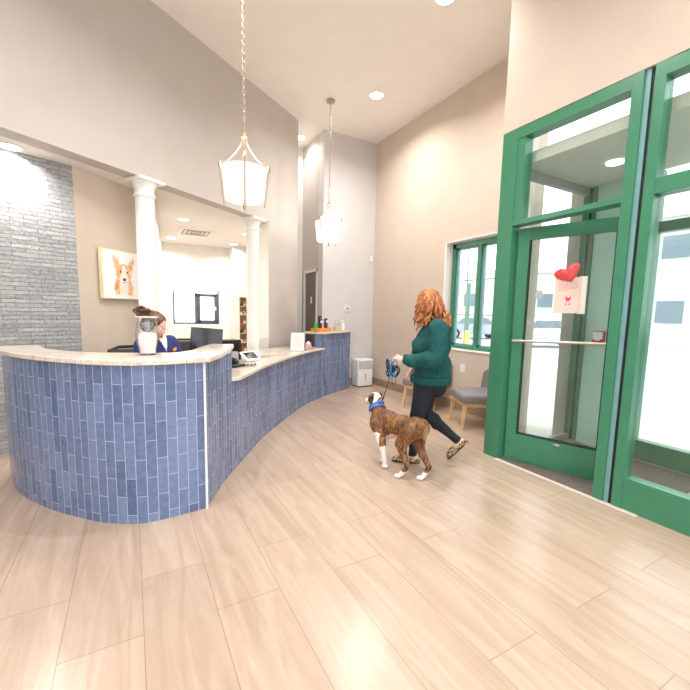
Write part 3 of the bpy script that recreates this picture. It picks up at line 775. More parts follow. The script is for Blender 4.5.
# niche shelving with stock
t = thing('niche_shelf', 'tall narrow tan shelf niche stocked with small items in reception', 'shelf', (2.31, 9.05, 0))
b = bm_(); box(b, -.138, -.128, -.14, .19, 0, 1.755); box(b, .128, .138, -.14, .19, 0, 1.755); box(b, -.128, .128, .18, .19, 0, 1.755); box(b, -.128, .128, -.14, .18, 1.745, 1.755); obj('shelf_case', b, 'tan', t)
SH = [.5, .72, .94, 1.16, 1.36, 1.56]
for z in SH:
    b = bm_(); box(b, -.127, .127, -.135, .18, z-.012, z); obj('shelf_board', b, 'tan', t)
random.seed(11)
cl = ['red', 'plasticwhite', 'paper', 'pinkplastic', 'navy', 'orange']
nm = {'red': 'red', 'plasticwhite': 'white', 'paper': 'off-white', 'pinkplastic': 'pink', 'navy': 'navy', 'orange': 'orange'}
for zi, z in enumerate(SH):
    for k in range(3):
        x = 2.225+.08*k; m = cl[(zi*2+k) % 6]; hh = random.uniform(.06, .11)
        b = bm_(); lathe(b, [(.022, 0), (.027, .006), (.027, hh*.7), (.014, hh*.82), (.014, hh)], 14, (x, 8.96, z+.001))
        tag(obj('bottle', b, m, smooth=True), 'tiny %s pot on shelf %s of the tan niche' % (nm[m], ['lowest', 'second', 'third', 'fourth', 'fifth', 'top'][zi]), 'bottle', 'pots on the tan niche shelves')

# dehumidifier
t = thing('dehumidifier', 'white portable dehumidifier standing on the floor against the back wall', 'dehumidifier', (4.03, 6.53, 0))
b = bm_(); box(b, -.17, .17, -.13, .13, .015, .55, .02, seg=3); obj('housing', b, 'plasticwhite', t, smooth=True)
b = bm_(); box(b, -.15, .15, -.135, -.128, .36, .52)
obj('grille_panel', b, 'greygrille', t)
b = bm_()
for k in range(9): box(b, -.14, .14, -.139, -.134, .372+k*.0165, .379+k*.0165)
obj('louvres', b, 'plasticwhite', t)
b = bm_(); box(b, -.012, .012, -.137, -.13, .13, .26, .004); obj('handle_slot', b, 'greygrille', t)
b = bm_(); box(b, -.15, .15, -.12, .12, 0, .016); obj('foot', b, 'black', t)

# ------------------------------------------------------------------ waiting chairs
def make_chair(lab, loc, rz):
    # local: faces -X, back at +X
    t = thing('waiting_chair', lab, 'chair', loc, rz, 'grey waiting chairs by the window')
    b = bm_(); box(b, -.30, .24, -.29, .29, .345, .46, .035, seg=4)
    for v in b.verts:
        if v.co.z > .42: v.co.z += .018*(1-(v.co.x/.3)**2)*(1-(v.co.y/.3)**2)
    obj('seat', b, 'greyfab', t, smooth=True, angle=60)
    b = bm_(); N = 14
    for k in range(N):      # curved wraparound back built as a swept padded shell
        pass
    rings = []
    for k in range(N+1):
        a = -1+2*k/N; y = a*.31; xo = .27-.10*abs(a)**2.6
        hz = .80-.12*abs(a)**3
        ring = []
        for (dx, z) in ((-.035, .36), (.03, .34), (.07, hz-.02), (.055, hz), (.03, hz+.005), (0, hz-.015)):
            ring.append(b.verts.new((xo+dx, y, z)))
        rings.append(ring)
    for k in range(N):
        for j in range(6):
            b.faces.new((rings[k][j], rings[k][(j+1) % 6], rings[k+1][(j+1) % 6], rings[k+1][j]))
    b.faces.new(rings[0]); b.faces.new(rings[-1][::-1]); bmesh.ops.recalc_face_normals(b, faces=b.faces)
    obj('backrest', b, 'greyfab', t, smooth=True, angle=50)
    b = bm_(); box(b, -.27, .22, -.26, .26, .30, .345, .006); obj('seat_rail', b, 'oak', t)
    b = bm_()
    for y in [-.27+.03*k for k in range(19)]: ell(b, (-.285, y, .352), (.005, .007, .007), seg=8, rings=6)
    for x in [-.27+.03*k for k in range(17)]:
        for s in (-1, 1): ell(b, (x, s*.282, .352), (.007, .005, .007), seg=8, rings=6)
    obj('nailhead_trim', b, 'steel', t, smooth=True)
    for sx, sy in ((-1, -1), (-1, 1), (1, -1), (1, 1)):
        b = bm_(); x0 = -.25 if sx < 0 else .20; y0 = sy*.24
        x1 = x0+(-.03 if sx < 0 else .08); y1 = y0+sy*.02
        tp = [(x0-.024, y0-.02), (x0+.024, y0-.02), (x0+.024, y0+.02), (x0-.024, y0+.02)]
        bt = [(x1-.013, y1-.013), (x1+.013, y1-.013), (x1+.013, y1+.013), (x1-.013, y1+.013)]
        A = [b.verts.new((p[0], p[1], .30)) for p in tp]; B = [b.verts.new((p[0], p[1], 0)) for p in bt]
        for i in range(4): b.faces.new((A[i], A[(i+1) % 4], B[(i+1) % 4], B[i]))
        b.faces.new(A); b.faces.new(B[::-1]); bmesh.ops.recalc_face_normals(b, faces=b.faces)
        obj('leg', b, 'oak', t)
    return t
ch = make_chair('grey upholstered chair with oak legs directly behind the walking woman', (4.06, 4.60, 0), math.radians(19))
dup(ch, (3.99, 3.53, 0), math.radians(-28), 'grey upholstered chair with oak legs beside the green door post')

# ------------------------------------------------------------------ things on the near counter
t = thing('glass_vase', 'clear glass hurricane vase with white filling on the near counter', 'vase', (.10, 3.12, 1.121))
prof = [(.057, 0), (.056, .012), (.057, .04), (.066, .08), (.078, .14), (.079, .18), (.070, .24), (.062, .28), (.064, .295), (.073, .315)]
prof = [(r_, z_*.86) for r_, z_ in prof]
b = bm_(); lathe(b, prof+[(r-.004, z) for r, z in reversed(prof[1:])], 48); obj('glass_body', b, 'vase', t, smooth=True)
b = bm_(); lathe(b, [(.05, .013), (.05, .04), (.058, .08), (.062, .13), (.055, .155), (.02, .16)], 32); obj('filling', b, 'frost', t, smooth=True)
b = bm_(); ell(b, (.01, 0, .20), (.032, .03, .034)); ell(b, (-.02, .01, .21), (.022, .02, .02))  # rough grey lumps in the upper part of the vase
for v in b.verts: v.co += V((noise.noise(v.co*60), noise.noise(v.co*60+V((5, 0, 0))), noise.noise(v.co*60+V((0, 5, 0)))))*.012
obj('grey_lump', b, 'greyglob', t, smooth=True)
b = bm_(); lathe(b, [(.071, .267), (.0755, .269), (.0755, .274), (.071, .275)], 48, close=False); obj('rim', b, 'trim', t, smooth=True)

# monitor on staff worktop, back of it to the camera
t = thing('monitor', 'black computer monitor angled beside the receptionist', 'monitor', (.73, 4.52, .761), math.radians(-14))
mm = Matrix.Translation((0, 0, .33)) @ Matrix.Rotation(math.radians(4), 4, 'Y') @ Matrix.Rotation(math.radians(-8), 4, 'X')
b = bm_(); box(b, -.17, .17, -.012, .012, -.13, .16, .004, mtx=mm); obj('display_panel', b, 'screen', t)
b = bm_(); box(b, -.175, .175, -.006, .018, -.136, -.12, .003, mtx=mm); box(b, -.03, .03, .01, .04, -.2, .05, .004, mtx=mm); obj('stand', b, 'black', t)
b = bm_(); cyl(b, (0, .03, 0), (0, .03, .2), .02); box(b, -.1, .1, -.07, .1, 0, .012, .004); obj('stand_base', b, 'black', t)
t = thing('printer', 'black printer on the staff desk behind the monitor', 'printer', (1.0, 4.72, .76), math.radians(20))
b = bm_(); box(b, -.13, .13, -.1, .1, .30, .345, .008); box(b, -.13, -.1, -.1, .1, 0, .31, .005); box(b, .1, .13, -.1, .1, 0, .31, .005); obj('paper_frame', b, 'black', t)
b = bm_(); box(b, -.1, .1, -.09, .09, 0, .2, .008); obj('printer_body', b, 'greygrille', t)

# office chairs behind
def office_chair(x, y, rz, wd, lab):
    t = thing('office_chair', lab, 'chair', (x, y, 0), rz, 'black mesh office chairs behind the desk')
    b = bm_(); box(b, -wd/2, wd/2, -.02, .02, .58, 1.05, .018, seg=3); fr = obj('backrest', b, 'blackmesh', t, smooth=True)
    b = bm_()
    tube(b, [(-wd/2, 0, .58), (-wd/2-.01, -.01, .8), (-wd/2, 0, 1.04), (-wd/4, 0, 1.07), (wd/4, 0, 1.07), (wd/2, 0, 1.04), (wd/2+.01, -.01, .8), (wd/2, 0, .58)], .016, 8)
    obj('back_frame', b, 'black', t, smooth=True)
    b = bm_(); box(b, -.24, .24, -.5, -.04, .44, .52, .03, seg=3); obj('seat', b, 'black', t, smooth=True)
    b = bm_(); cyl(b, (0, -.27, .1), (0, -.27, .45), .03); tube(b, [(0, 0, .62), (0, .03, .5), (0, -.2, .45)], .02)
    for k in range(5):
        a = 2*PI*k/5; tube(b, [(0, -.27, .12), (.28*math.cos(a), -.27+.28*math.sin(a), .07)], [.025, .018])
    obj('chair_base', b, 'black', t, smooth=True)
    for k in range(5):
        a = 2*PI*k/5; b = bm_(); ell(b, (.28*math.cos(a), -.27+.28*math.sin(a), .03), (.03, .03, .03)); obj('caster', b, 'black', t, smooth=True)
office_chair(-.03, 4.42, math.radians(190), .34, 'empty black mesh office chair left of the receptionist')
office_chair(.62, 5.3, math.radians(170), .40, 'black office chair back just right of the receptionist')

# ------------------------------------------------------------------ things on the low worktop
t = thing('desk_phone', 'black desk phone with coiled cord at the near end of the low worktop', 'telephone', (.93, 4.12, .861), math.radians(40))
b = bm_(); box(b, -.09, .09, -.1, .1, 0, .03, .008); obj('phone_base', b, 'black', t)
b = bm_(); tube(b, catmull([(-.05, -.1, .05), (-.05, -.06, .085), (-.05, .06, .09), (-.05, .1, .055)], 6), .018); hs = obj('handset', b, 'black', t, smooth=True)
b = bm_(); pts = [(.02+.0022*k+.012*math.cos(k*.9), -.12+.004*math.sin(k*.3)-.0008*k, .016+.012*math.sin(k*.9)) for k in range(70)]; tube(b, pts, .003, 5); obj('coiled_cord', b, 'black', t, smooth=True)
b = bm_(); box(b, .0, .08, -.02, .09, .03, .06, .005); obj('keypad', b, 'screen', t)
t = thing('payment_terminal', 'white payment tablet with black screen on the low worktop', 'payment terminal', (1.22, 4.50, .861), math.radians(28))
mm = Matrix.Translation((0, 0, .06)) @ Matrix.Rotation(math.radians(35), 4, 'X')
b = bm_(); box(b, -.115, .115, -.08, .08, -.01, .01, .008, mtx=mm); obj('tablet', b, 'plasticwhite', t, smooth=True)
b = bm_(); box(b, -.085, .085, -.055, .055, .0095, .0115, mtx=mm); obj('screen', b, 'screen', t)
b = bm_(); prism(b, [(-.07, -.05), (.07, -.05), (.06, .06), (-.06, .06)], 0, .012); box(b, -.05, .05, -.02, .05, .01, .06, .01); obj('stand', b, 'plasticwhite', t)
t = thing('acrylic_screen', 'clear acrylic sneeze guard with bright edge on the low worktop', 'acrylic screen', (1.50, 4.86, .861), math.radians(50))
b = bm_()
pts = [(-.19, 0), (.19, 0), (.19, .20), (.12, .25), (-.12, .25), (-.19, .20)]
plate(b, [(p[0], p[1]) for p in pts], .004, Matrix.Identity(4)); obj('clear_panel', b, 'acrylic', t)
b = bm_(); tube(b, [(-.19, 0, 0), (-.188, 0, .12), (-.165, 0, .23)], .0035, 6); obj('bright_edge', b, 'white', t)
b = bm_(); box(b, -.2, .2, -.07, .07, 0, .003); obj('clear_foot', b, 'acrylic', t)
t = thing('sign_holder', 'white notice sheet in a leaning stand on the low worktop', 'sign holder', (2.19, 5.44, .861), math.radians(-32))
mm = Matrix.Translation((0, 0, .0)) @ Matrix.Rotation(math.radians(-10), 4, 'X')
b = bm_(); box(b, -.105, .105, -.003, .003, .004, .28, mtx=mm); obj('sheet', b, 'paper', t)
b = bm_(); box(b, -.11, .11, -.0065, -.0035, .0, .285, mtx=mm); obj('clear_cover', b, 'acrylic', t)
b = bm_(); box(b, -.11, .11, -.02, .07, 0, .004); obj('stand', b, 'acrylic', t)
M['faintprint'] = mat('faint_grey_print', srgb(214, 212, 214), .8)
b = bm_()
for k in range(9): box(b, -.07, .07-.02*(k % 3), -.0034, -.0030, .06+.02*k, .064+.02*k, mtx=mm)
obj('printed_text', b, 'faintprint', t)
t = thing('pink_dispenser', 'small pink and white pump bottle beside the white sign', 'bottle', (2.45, 5.62, .861))
b = bm_(); lathe(b, [(.045, 0), (.052, .01), (.052, .07), (.04, .085), (.04, .09)], 24); obj('tub', b, 'pinkplastic', t, smooth=True)
b = bm_(); lathe(b, [(.042, .09), (.044, .1), (.02, .115), (.015, .13)], 24); obj('lid', b, 'plasticwhite', t, smooth=True)
t = thing('card_reader', 'upright black card reader against the tall far counter', 'card reader', (2.57, 5.88, .861), math.radians(30))
b = bm_(); box(b, -.035, .035, -.03, .03, .0, .22, .008); obj('reader_body', b, 'black', t)
b = bm_(); box(b, -.028, .028, -.033, -.03, .12, .2); obj('screen', b, 'screen', t)
b = bm_(); box(b, -.05, .05, -.05, .05, 0, .01, .003); obj('foot', b, 'steel', t)

# ------------------------------------------------------------------ things on the far counter
bx, by = 2.93, 6.16
t = thing('snack_display', 'green and orange display tray of treats on the tall far counter', 'display tray', (bx, by, 1.121), math.radians(34))
b = bm_(); box(b, -.2, .2, -.09, .09, 0, .055, .006); obj('tray', b, 'orange', t)
b = bm_(); box(b, -.212, -.205, -.02, .02, 0, .17, .002); obj('upright_divider', b, 'leafgreen', t)
for x in (.205, -.14): b = bm_(); box(b, x, x+.007, -.02, .02, .0, .17 if x > 0 else .15, .003); obj('upright_divider', b, 'leafgreen', t)
def pouch(x, y, z, w, h, m, lab, rz):
    t = thing('treat_pouch', lab, 'pouch', (x, y, z), rz, 'treat pouches on the far counter')
    b = bm_(); n = 8
    for s in (-1, 1):
        g = [[b.verts.new((-w/2+w*i/n, s*.028*math.sin(PI*i/n)*math.sin(PI*min(1, (j+.9)/n))**.6, h*j/n)) for i in range(n+1)] for j in range(n+1)]
        for j in range(n):
            for i in range(n): b.faces.new((g[j][i], g[j][i+1], g[j+1][i+1], g[j+1][i]))
    bmesh.ops.remove_doubles(b, verts=b.verts, dist=.0005); bmesh.ops.recalc_face_normals(b, faces=b.faces)
    obj('pouch_body', b, m, t, smooth=True)
    b = bm_(); box(b, -w*.3, w*.3, -.032, -.026, h*.55, h*.8); obj('front_label', b, 'plasticwhite' if m == 'packnavy' else 'orange', t)
    b = bm_(); box(b, -w*.2, w*.2, -.033, -.027, h*.2, h*.45); obj('front_label', b, 'red' if m == 'packnavy' else 'leafgreen', t)
pouch(bx+.07, by-.035, 1.18, .12, .17, 'packnavy', 'navy treat pouch standing at the front of the green and orange tray', math.radians(34))
pouch(bx-.03, by-.02, 1.18, .11, .16, 'packnavy', 'second navy treat pouch, left in the tray', math.radians(30))
pouch(bx+.0, by+.06, 1.18, .13, .21, 'black', 'taller black treat pouch behind the navy ones', math.radians(34))
t = thing('glass_jar', 'empty clear glass jar on the far counter, right of the treat tray', 'jar', (3.34, 6.36, 1.121))
b = bm_(); pf = [(.055, 0), (.06, .01), (.06, .12), (.045, .15), (.045, .165)]; lathe(b, pf+[(r-.004, z) for r, z in reversed(pf[1:])], 28); obj('jar_body', b, 'acrylic', t, smooth=True)
b = bm_(); lathe(b, [(.048, .165), (.05, .17), (.05, .185), (.012, .19), (.012, .205)], 28); obj('lid', b, 'acrylic', t, smooth=True)
b = bm_(); lathe(b, [(.05, .005), (.052, .01), (.052, .075), (.03, .085)], 24); obj('biscuits', b, 'tan', t, smooth=True)
t = thing('pump_bottle', 'white hand sanitiser pump bottle at the right end of the far counter', 'bottle', (3.52, 6.44, 1.121))
b = bm_(); lathe(b, [(.03, 0), (.034, .006), (.034, .11), (.014, .14), (.014, .15)], 24); obj('bottle_body', b, 'plasticwhite', t, smooth=True)
b = bm_(); cyl(b, (0, 0, .15), (0, 0, .185), .005); box(b, -.05, .012, -.01, .01, .18, .195, .003); obj('pump', b, 'plasticwhite', t)

# ------------------------------------------------------------------ people
def hand(bm, wrist, fdir, palmn, side, curl, sc=1.0, thumb_curl=.5):
    """palm and five fingers as overlapping capsules. fdir: wrist->knuckles, palmn: palm side normal, side: direction of the thumb"""
    f = V(fdir).normalized(); n = V(palmn).normalized(); s = V(side).normalized(); w = V(wrist)
    cap(bm, w-f*.02*sc, w+f*.02*sc, .026*sc, .027*sc)
    for k in range(4):
        o = s*(.030-.020*k)*sc
        kn = w+f*(.088-.004*abs(k-1))*sc+o
        cap(bm, w+f*.015*sc+o*.55, kn, .0145*sc, .0115*sc, 12)
        L = [.042, .047, .044, .034][k]*sc; p = kn; ang = 0
        for j, (ll, c) in enumerate(((1, curl[0]), (.62, curl[1]), (.48, curl[2]))):
            ang += c; dr = f*math.cos(ang)+n*math.sin(ang); q = p+dr*L*ll
            cap(bm, p, q, (.0098-.0010*j)*sc, (.0090-.0010*j)*sc, 10); p = q
    b0 = w+f*.022*sc+s*.022*sc
    d1 = (f*.75+s*.75+n*.35).normalized(); p1 = b0+d1*.038*sc
    d2 = (f*.9+s*.15+n*(.3+thumb_curl)).normalized(); p2 = p1+d2*.032*sc
    d3 = (f*.8-s*.15+n*(.4+thumb_curl)).normalized(); p3 = p2+d3*.024*sc
    cap(bm, b0, p1, .0165*sc, .0125*sc, 12); cap(bm, p1, p2, .0118*sc, .0105*sc, 10); cap(bm, p2, p3, .0103*sc, .0085*sc, 10)

def head(bm, R, c, sc=1.0):
    """R: 3x3 rotation; head faces local +X"""
    def g(p): return c+R @ (V(p)*sc)
    ell(bm, g((-.012, 0, .035)), (.096*sc, .074*sc, .088*sc), R)
    ell(bm, g((.030, 0, -.020)), (.060*sc, .058*sc, .085*sc), R)
    ell(bm, g((.055, 0, -.082)), (.026*sc, .026*sc, .020*sc), R)      # chin
    cap(bm, g((.0, .045, -.045)), g((.052, .018, -.084)), .020*sc, .018*sc); cap(bm, g((.0, -.045, -.045)), g((.052, -.018, -.084)), .020*sc, .018*sc)
    cap(bm, g((.082, 0, .022)), g((.103, 0, -.018)), .008*sc, .0105*sc, 10)     # nose
    ell(bm, g((.094, .010, -.022)), (.009*sc,)*3); ell(bm, g((.094, -.010, -.022)), (.009*sc,)*3)
    cap(bm, g((.076, .032, .034)), g((.084, .010, .034)), .008*sc, .008*sc, 8); cap(bm, g((.076, -.032, .034)), g((.084, -.010, .034)), .008*sc, .008*sc, 8)
    ell(bm, g((.060, .034, -.018)), (.026*sc, .02*sc, .02*sc), R); ell(bm, g((.060, -.034, -.018)), (.026*sc, .02*sc, .02*sc), R)
    for s in (-1, 1):
        ell(bm, g((-.005, s*.076, -.002)), (.017*sc, .007*sc, .030*sc), R)
        ell(bm, g((.068, s*.028, .016)), (.014*sc, .015*sc, .012*sc), R)
    cap(bm, g((.081, .016, -.048)), g((.081, -.016, -.048)), .009*sc, .009*sc, 8)
    return g

def face_bits(g, R, parent, sc=1.0):
    for s in (-1, 1):
        b = bm_(); ell(b, g((.0745, s*.029, .014)), (.0105*sc, .013*sc, .0075*sc), R); e = obj('eye', b, 'eye', parent, smooth=True)
        b = bm_(); ell(b, g((.0835, s*.029, .012)), (.0028*sc, .0055*sc, .0055*sc), R); obj('iris', b, 'iris', e, smooth=True)
        b = bm_(); tube(b, [g((.079, s*.014, .036)), g((.082, s*.028, .042)), g((.07, s*.045, .037))], .0028*sc, 6); obj('eyebrow', b, 'brown_hair', parent, smooth=True)
    b = bm_(); cap(b, g((.0895, -.018, -.049)), g((.0925, 0, -.046)), .0035*sc, .005*sc, 8); cap(b, g((.0925, 0, -.046)), g((.0895, .018, -.049)), .005*sc, .0035*sc, 8)
    cap(b, g((.089, -.012, -.056)), g((.089, .012, -.056)), .0055*sc, .0055*sc, 8); obj('lips', b, 'lips', parent, smooth=True)

def Rz(a): return Matrix.Rotation(math.radians(a), 3, 'Z')
def Ry(a): return Matrix.Rotation(math.radians(a), 3, 'Y')
def Rx(a): return Matrix.Rotation(math.radians(a), 3, 'X')

# ---- walking woman. local +X forward (to the left in the photo), +Y her left (towards the camera)
WA = math.atan2(.643, -.766)
woman = thing('person', 'woman with long copper hair, green sweater and black jeans walking a dog', 'person', (2.498, 2.865, 0), WA)
HR_ = Rz(-5) @ Ry(10)
hc = V((.018, 0, 1.56))
b = bm_(); gh = head(b, HR_, hc, 1.0)
cap(b, (-.05, 0, 1.37), (.015, 0, 1.50), .058, .052)
ell(b, (-.04, 0, 1.17), (.14, .17, .2)); ell(b, (-.03, 0, .95), (.15, .18, .2)); cap(b, (-.07, -.15, 1.34), (-.07, .15, 1.34), .06)
# arms
LW = V((.215, .225, 1.035))
cap(b, (-.08, .19, 1.33), (-.09, .26, 1.07), .05, .042); cap(b, (-.09, .26, 1.07), LW, .042, .027)
RWr = V((.075, -.235, .90))
cap(b, (-.08, -.19, 1.33), (-.06, -.27, 1.07), .05, .042); cap(b, (-.06, -.27, 1.07), RWr, .042, .027)
hand(b, LW, (.92, -.05, -.28), (-.1, -.95, -.3), (.25, -.1, .95), (1.15, 1.35, .8), 1.0, .7)
hand(b, RWr, (.72, 0, -.7), (-.3, .9, -.25), (.65, .15, .65), (.35, .5, .4), 1.0, .3)
# legs
def leg(bm, hip, knee, ankle, k=1.0, cf=-.022):
    cap(bm, hip, knee, .105*k, .066*k); cap(bm, knee, ankle, .064*k, .040*k)
    kn, an = V(knee), V(ankle); m = kn.lerp(an, .33); ell(bm, m+V((cf, 0, 0)), ((.062 if cf else .05)*k, .056*k, (.11 if cf else .08)*k))
LHip, LKn, LAn = (-.01, .095, .84), (.070, .095, .47), (.095, .085, .095)
RHip, RKn, RAn = (-.03, -.095, .84), (-.01, -.10, .465), (-.34, -.10, .205)
leg(b, LHip, LKn, LAn, .86); leg(b, RHip, RKn, RAn, .86, 0)
def foot(bm, heel, toe, ankle, up, k=1.0):
    h, t_, a = V(heel), V(toe), V(ankle); d = t_-h; L = d.length; d.normalize(); u = V(up).normalized()
    cap(bm, a, h+d*.035+u*.03, .034*k, .033*k)
    ell(bm, h+u*.026+d*.025, (.034*k,)*3)
    cap(bm, h+d*.05+u*.045, h+d*(L*.62)+u*.024, .033*k, .026*k); cap(bm, h+d*.04+u*.022, h+d*(L*.7)+u*.016, .026*k, .022*k)
    s = d.cross(u)
    cap(bm, h+d*(L*.7)+u*.016-s*.012, h+d*(L-.02)+u*.012-s*.01, .026*k, .014*k); cap(bm, h+d*(L*.68)+u*.016+s*.016, h+d*(L-.035)+u*.012+s*.02, .022*k, .013*k)
LF = ((.035, .085, .008), (.285, .085, .008), LAn, (0, 0, 1))
rfd = V((.155, 0, -.165)); rup = V((.73, 0, .68))
RF = ((-.430, -.10, .195), (-.262, -.10, .012), RAn, rup)
foot(b, *LF); foot(b, *RF)
body = link('body', remeshed(b, .0055, 4), 'skin', woman, smooth=True, angle=180)
face_bits(gh, HR_, woman)
# sweater
b = bm_()
ell(b, (-.055, 0, 1.17), (.172, .205, .22)); ell(b, (-.05, 0, .97), (.183, .222, .19)); ell(b, (-.09, 0, 1.29), (.130, .195, .14))
cap(b, (-.085, -.165, 1.335), (-.085, .165, 1.335), .082); cap(b, (-.075, 0, 1.35), (-.045, 0, 1.425), .082, .072)
ell(b, (.05, .075, 1.14), (.095, .09, .11)); ell(b, (.05, -.075, 1.14), (.095, .09, .11)); ell(b, (-.02, 0, 1.05), (.172, .19, .15)); ell(b, (-.048, 0, .88), (.184, .214, .10))
cap(b, (-.08, .195, 1.32), (-.095, .265, 1.07), .088, .078); cap(b, (-.095, .265, 1.07), LW+V((-.03, 0, 0)), .080, .044)
ell(b, (-.03, .255, 1.03), (.12, .068, .07)); ell(b, (.12, .235, 1.025), (.085, .055, .055))
cap(b, (-.08, -.195, 1.32), (-.065, -.275, 1.07), .085, .074); cap(b, (-.065, -.275, 1.07), RWr+V((-.02, 0, .02)), .074, .045)
me = remeshed(b, .008, 5, fold=.015, fscale=9)
cut(me, (0, 0, .845), (0, 0, -1), True)
sw = link('sweater', me, 'sweater', woman, smooth=True, angle=180)
def ribring(bm, c, rx, ry, h, ax=None, n=72, amp=.0035, th=.012):
    R = ax if ax is not None else Matrix.Identity(3)
    prof = [(0, 0), (th*.6, .15), (th*.6, .85), (0, 1), (-th*1.4, .9), (-th*1.4, .1)]
    rr = []
    for k in range(n):
        a = 2*PI*k/n; rib = amp*(1 if k % 2 else -1)
        rr.append([bm.verts.new(V(c)+R @ V(((rx+o+rib)*math.cos(a), (ry+o+rib)*math.sin(a), z*h))) for o, z in prof])
    for k in range(n):
        for j in range(6): bm.faces.new((rr[k][j], rr[(k+1) % n][j], rr[(k+1) % n][(j+1) % 6], rr[k][(j+1) % 6]))
    bmesh.ops.recalc_face_normals(bm, faces=bm.faces)
b = bm_(); ribring(b, (-.046, 0, .797), .188, .219, .066, n=150, amp=.002); obj('hem_band', b, 'sweater', sw, smooth=True)
for w_, frm in ((LW, V((-.095, .265, 1.07))), (RWr, V((-.065, -.275, 1.07)))):
    d_ = (w_-frm).normalized(); R = d_.to_track_quat('Z', 'Y').to_matrix()
    b = bm_(); ribring(b, w_-d_*.055, .036, .036, .05, R, n=48, amp=.0015); obj('cuff', b, 'sweater', sw, smooth=True)
b = bm_(); ribring(b, (-.052, 0, 1.425), .066, .066, .025, Ry(22), n=70, amp=.0015); obj('collar', b, 'sweater', sw, smooth=True)
# jeans
b = bm_()
ell(b, (-.045, 0, .845), (.158, .190, .11)); ell(b, (-.098, .08, .785), (.105, .10, .12)); ell(b, (-.098, -.08, .785), (.105, .10, .12))
leg(b, LHip, LKn, V(LAn), 1.05); leg(b, RHip, RKn, V(RAn), 1.05, 0)
ell(b, (.015, .09, .74), (.105, .1, .14)); ell(b, (-.02, -.09, .74), (.105, .1, .14))
me = remeshed(b, .008, 5, fold=.005, fscale=14)
cut(me, (0, 0, .825), (0, 0, 1), True)
cut(me, (.1, .08, .075), (0, 0, -1), True)
rd = (V(RAn)-V(RKn)).normalized(); 
me2 = me
jb = bmesh.new(); jb.from_mesh(me2)
pc = V(RAn)+rd*.012
vs = [v for v in jb.verts if v.co.x < -.12 and v.co.z < .45]
fs = {f for v in vs for f in v.link_faces}; es = {e for f in fs for e in f.edges}
bmesh.ops.bisect_plane(jb, geom=list(vs)+list(es)+list(fs), plane_co=pc, plane_no=rd, clear_outer=True)
jb.to_mesh(me2); jb.free()
link('jeans', me2, 'jeans', woman, smooth=True, angle=180)
# leopard flats
def shoe(F, nm):
    h, t_, a, up = V(F[0]), V(F[1]), V(F[2]), V(F[3]).normalized(); d = (t_-h); L = d.length; d.normalize(); s = d.cross(up)
    b = bm_()
    ell(b, h+up*.03+d*.022, (.040, .040, .038)); cap(b, h+d*.03+up*.028, h+d*(L*.7)+up*.026, .037, .039); cap(b, h+d*(L*.7)+up*.024, h+d*(L-.02)+up*.018, .040, .026)
    cap(b, h+d*(L*.7)+up*.022+s*.01, h+d*(L-.05)+up*.018+s*.016, .034, .026)
    me = remeshed(b, .005, 4)
    cut(me, h+up*.048, (up-d*.05).normalized(), True, False)
    cut(me, h-up*.006, -up, True)
    for v in me.vertices: pass
    o = link('shoe', me, 'leopard', woman, smooth=True, angle=60)
    b = bm_(); n = 28; pts = []
    for k in range(n):
        t = 2*PI*k/n; xx = (L/2+.012)*math.cos(t); wd = .036+.008*math.cos(t); yy = wd*math.sin(t)
        pts.append(h+d*(L/2+xx)+s*yy)
    A = [b.verts.new(p-up*.006) for p in pts]; B = [b.verts.new(p+up*.006) for p in pts]
    for i in range(n): b.faces.new((A[i], A[(i+1) % n], B[(i+1) % n], B[i]))
    b.faces.new(A); b.faces.new(B[::-1]); bmesh.ops.recalc_face_normals(b, faces=b.faces)
    obj('sole', b, 'sole', o)
shoe(LF, 'l'); shoe(RF, 'r')
# long wavy hair
random.seed(21)
b = bm_()
def gH(p): return hc+HR_ @ V(p)
ell(b, gH((-.022, 0, .048)), (.108, .088, .090), HR_); ell(b, gH((-.055, 0, -.03)), (.085, .088, .11), HR_)
ell(b, gH((-.01, .062, -.035)), (.062, .035, .085), HR_); ell(b, gH((-.01, -.062, -.035)), (.062, .035, .085), HR_)
cap(b, gH((-.075, 0, -.05)), (-.12, 0, 1.34), .075, .055)
me = remeshed(b, .007, 5, fold=.006, fscale=26)
hair = link('hair', me, 'hair', woman, smooth=True, angle=180)
b = bm_()
def lock(az, length, r0, amp, turns, outw, fwd=0, el=None):
    """az measured from the face round to the back (deg, + to her left)"""
    a = math.radians(az); el = math.radians(el if el is not None else random.uniform(10, 60))
    st = V((-.018+.104*math.cos(a)*math.cos(el), .086*math.sin(a)*math.cos(el), .045+.09*math.sin(el)))
    pts = []; rad = []; n = 26; ph = random.uniform(0, 2*PI)
    out = V((math.cos(a), math.sin(a), 0))
    p0 = gH(st)
    for k in range(n+1):
        t = k/n
        drop = length*(t**1.08)
        spread = outw*math.sin(min(1, t*1.6)*PI/2)
        loc = HR_ @ V((out.x*spread, out.y*spread, 0))
        p = p0+loc+V((fwd*t*t, 0, -drop+.02*math.sin(t*PI)*(el)))
        w = amp*min(1, t*2.2)
        th = ph+turns*2*PI*t
        tang = V((-out.y, out.x, 0))
        p += (HR_ @ tang)*w*math.cos(th)+(HR_ @ out)*w*.8*math.sin(th)
        # keep off the shoulders
        if p.z < 1.40 and abs(p.y) < .2 and p.x < .02:
            back = -.20-.06*(1.40-p.z)
            if p.x > back and p.x < -.05: p.x = p.x*.35+back*.65
        pts.append(p); rad.append(r0*(1-.35*t)*(.6+.4*min(1, t*6)) if t < .93 else r0*(1-t)*4)
    tube(b, pts, rad, 7, .62)
for k in range(40):   # left side + front (towards the camera)
    az = random.uniform(40, 100)
    lock(az, random.uniform(.22, .36), random.uniform(.012, .019), random.uniform(.014, .026), random.uniform(1.8, 3.2), random.uniform(.012, .035), fwd=random.uniform(-.01, .025))
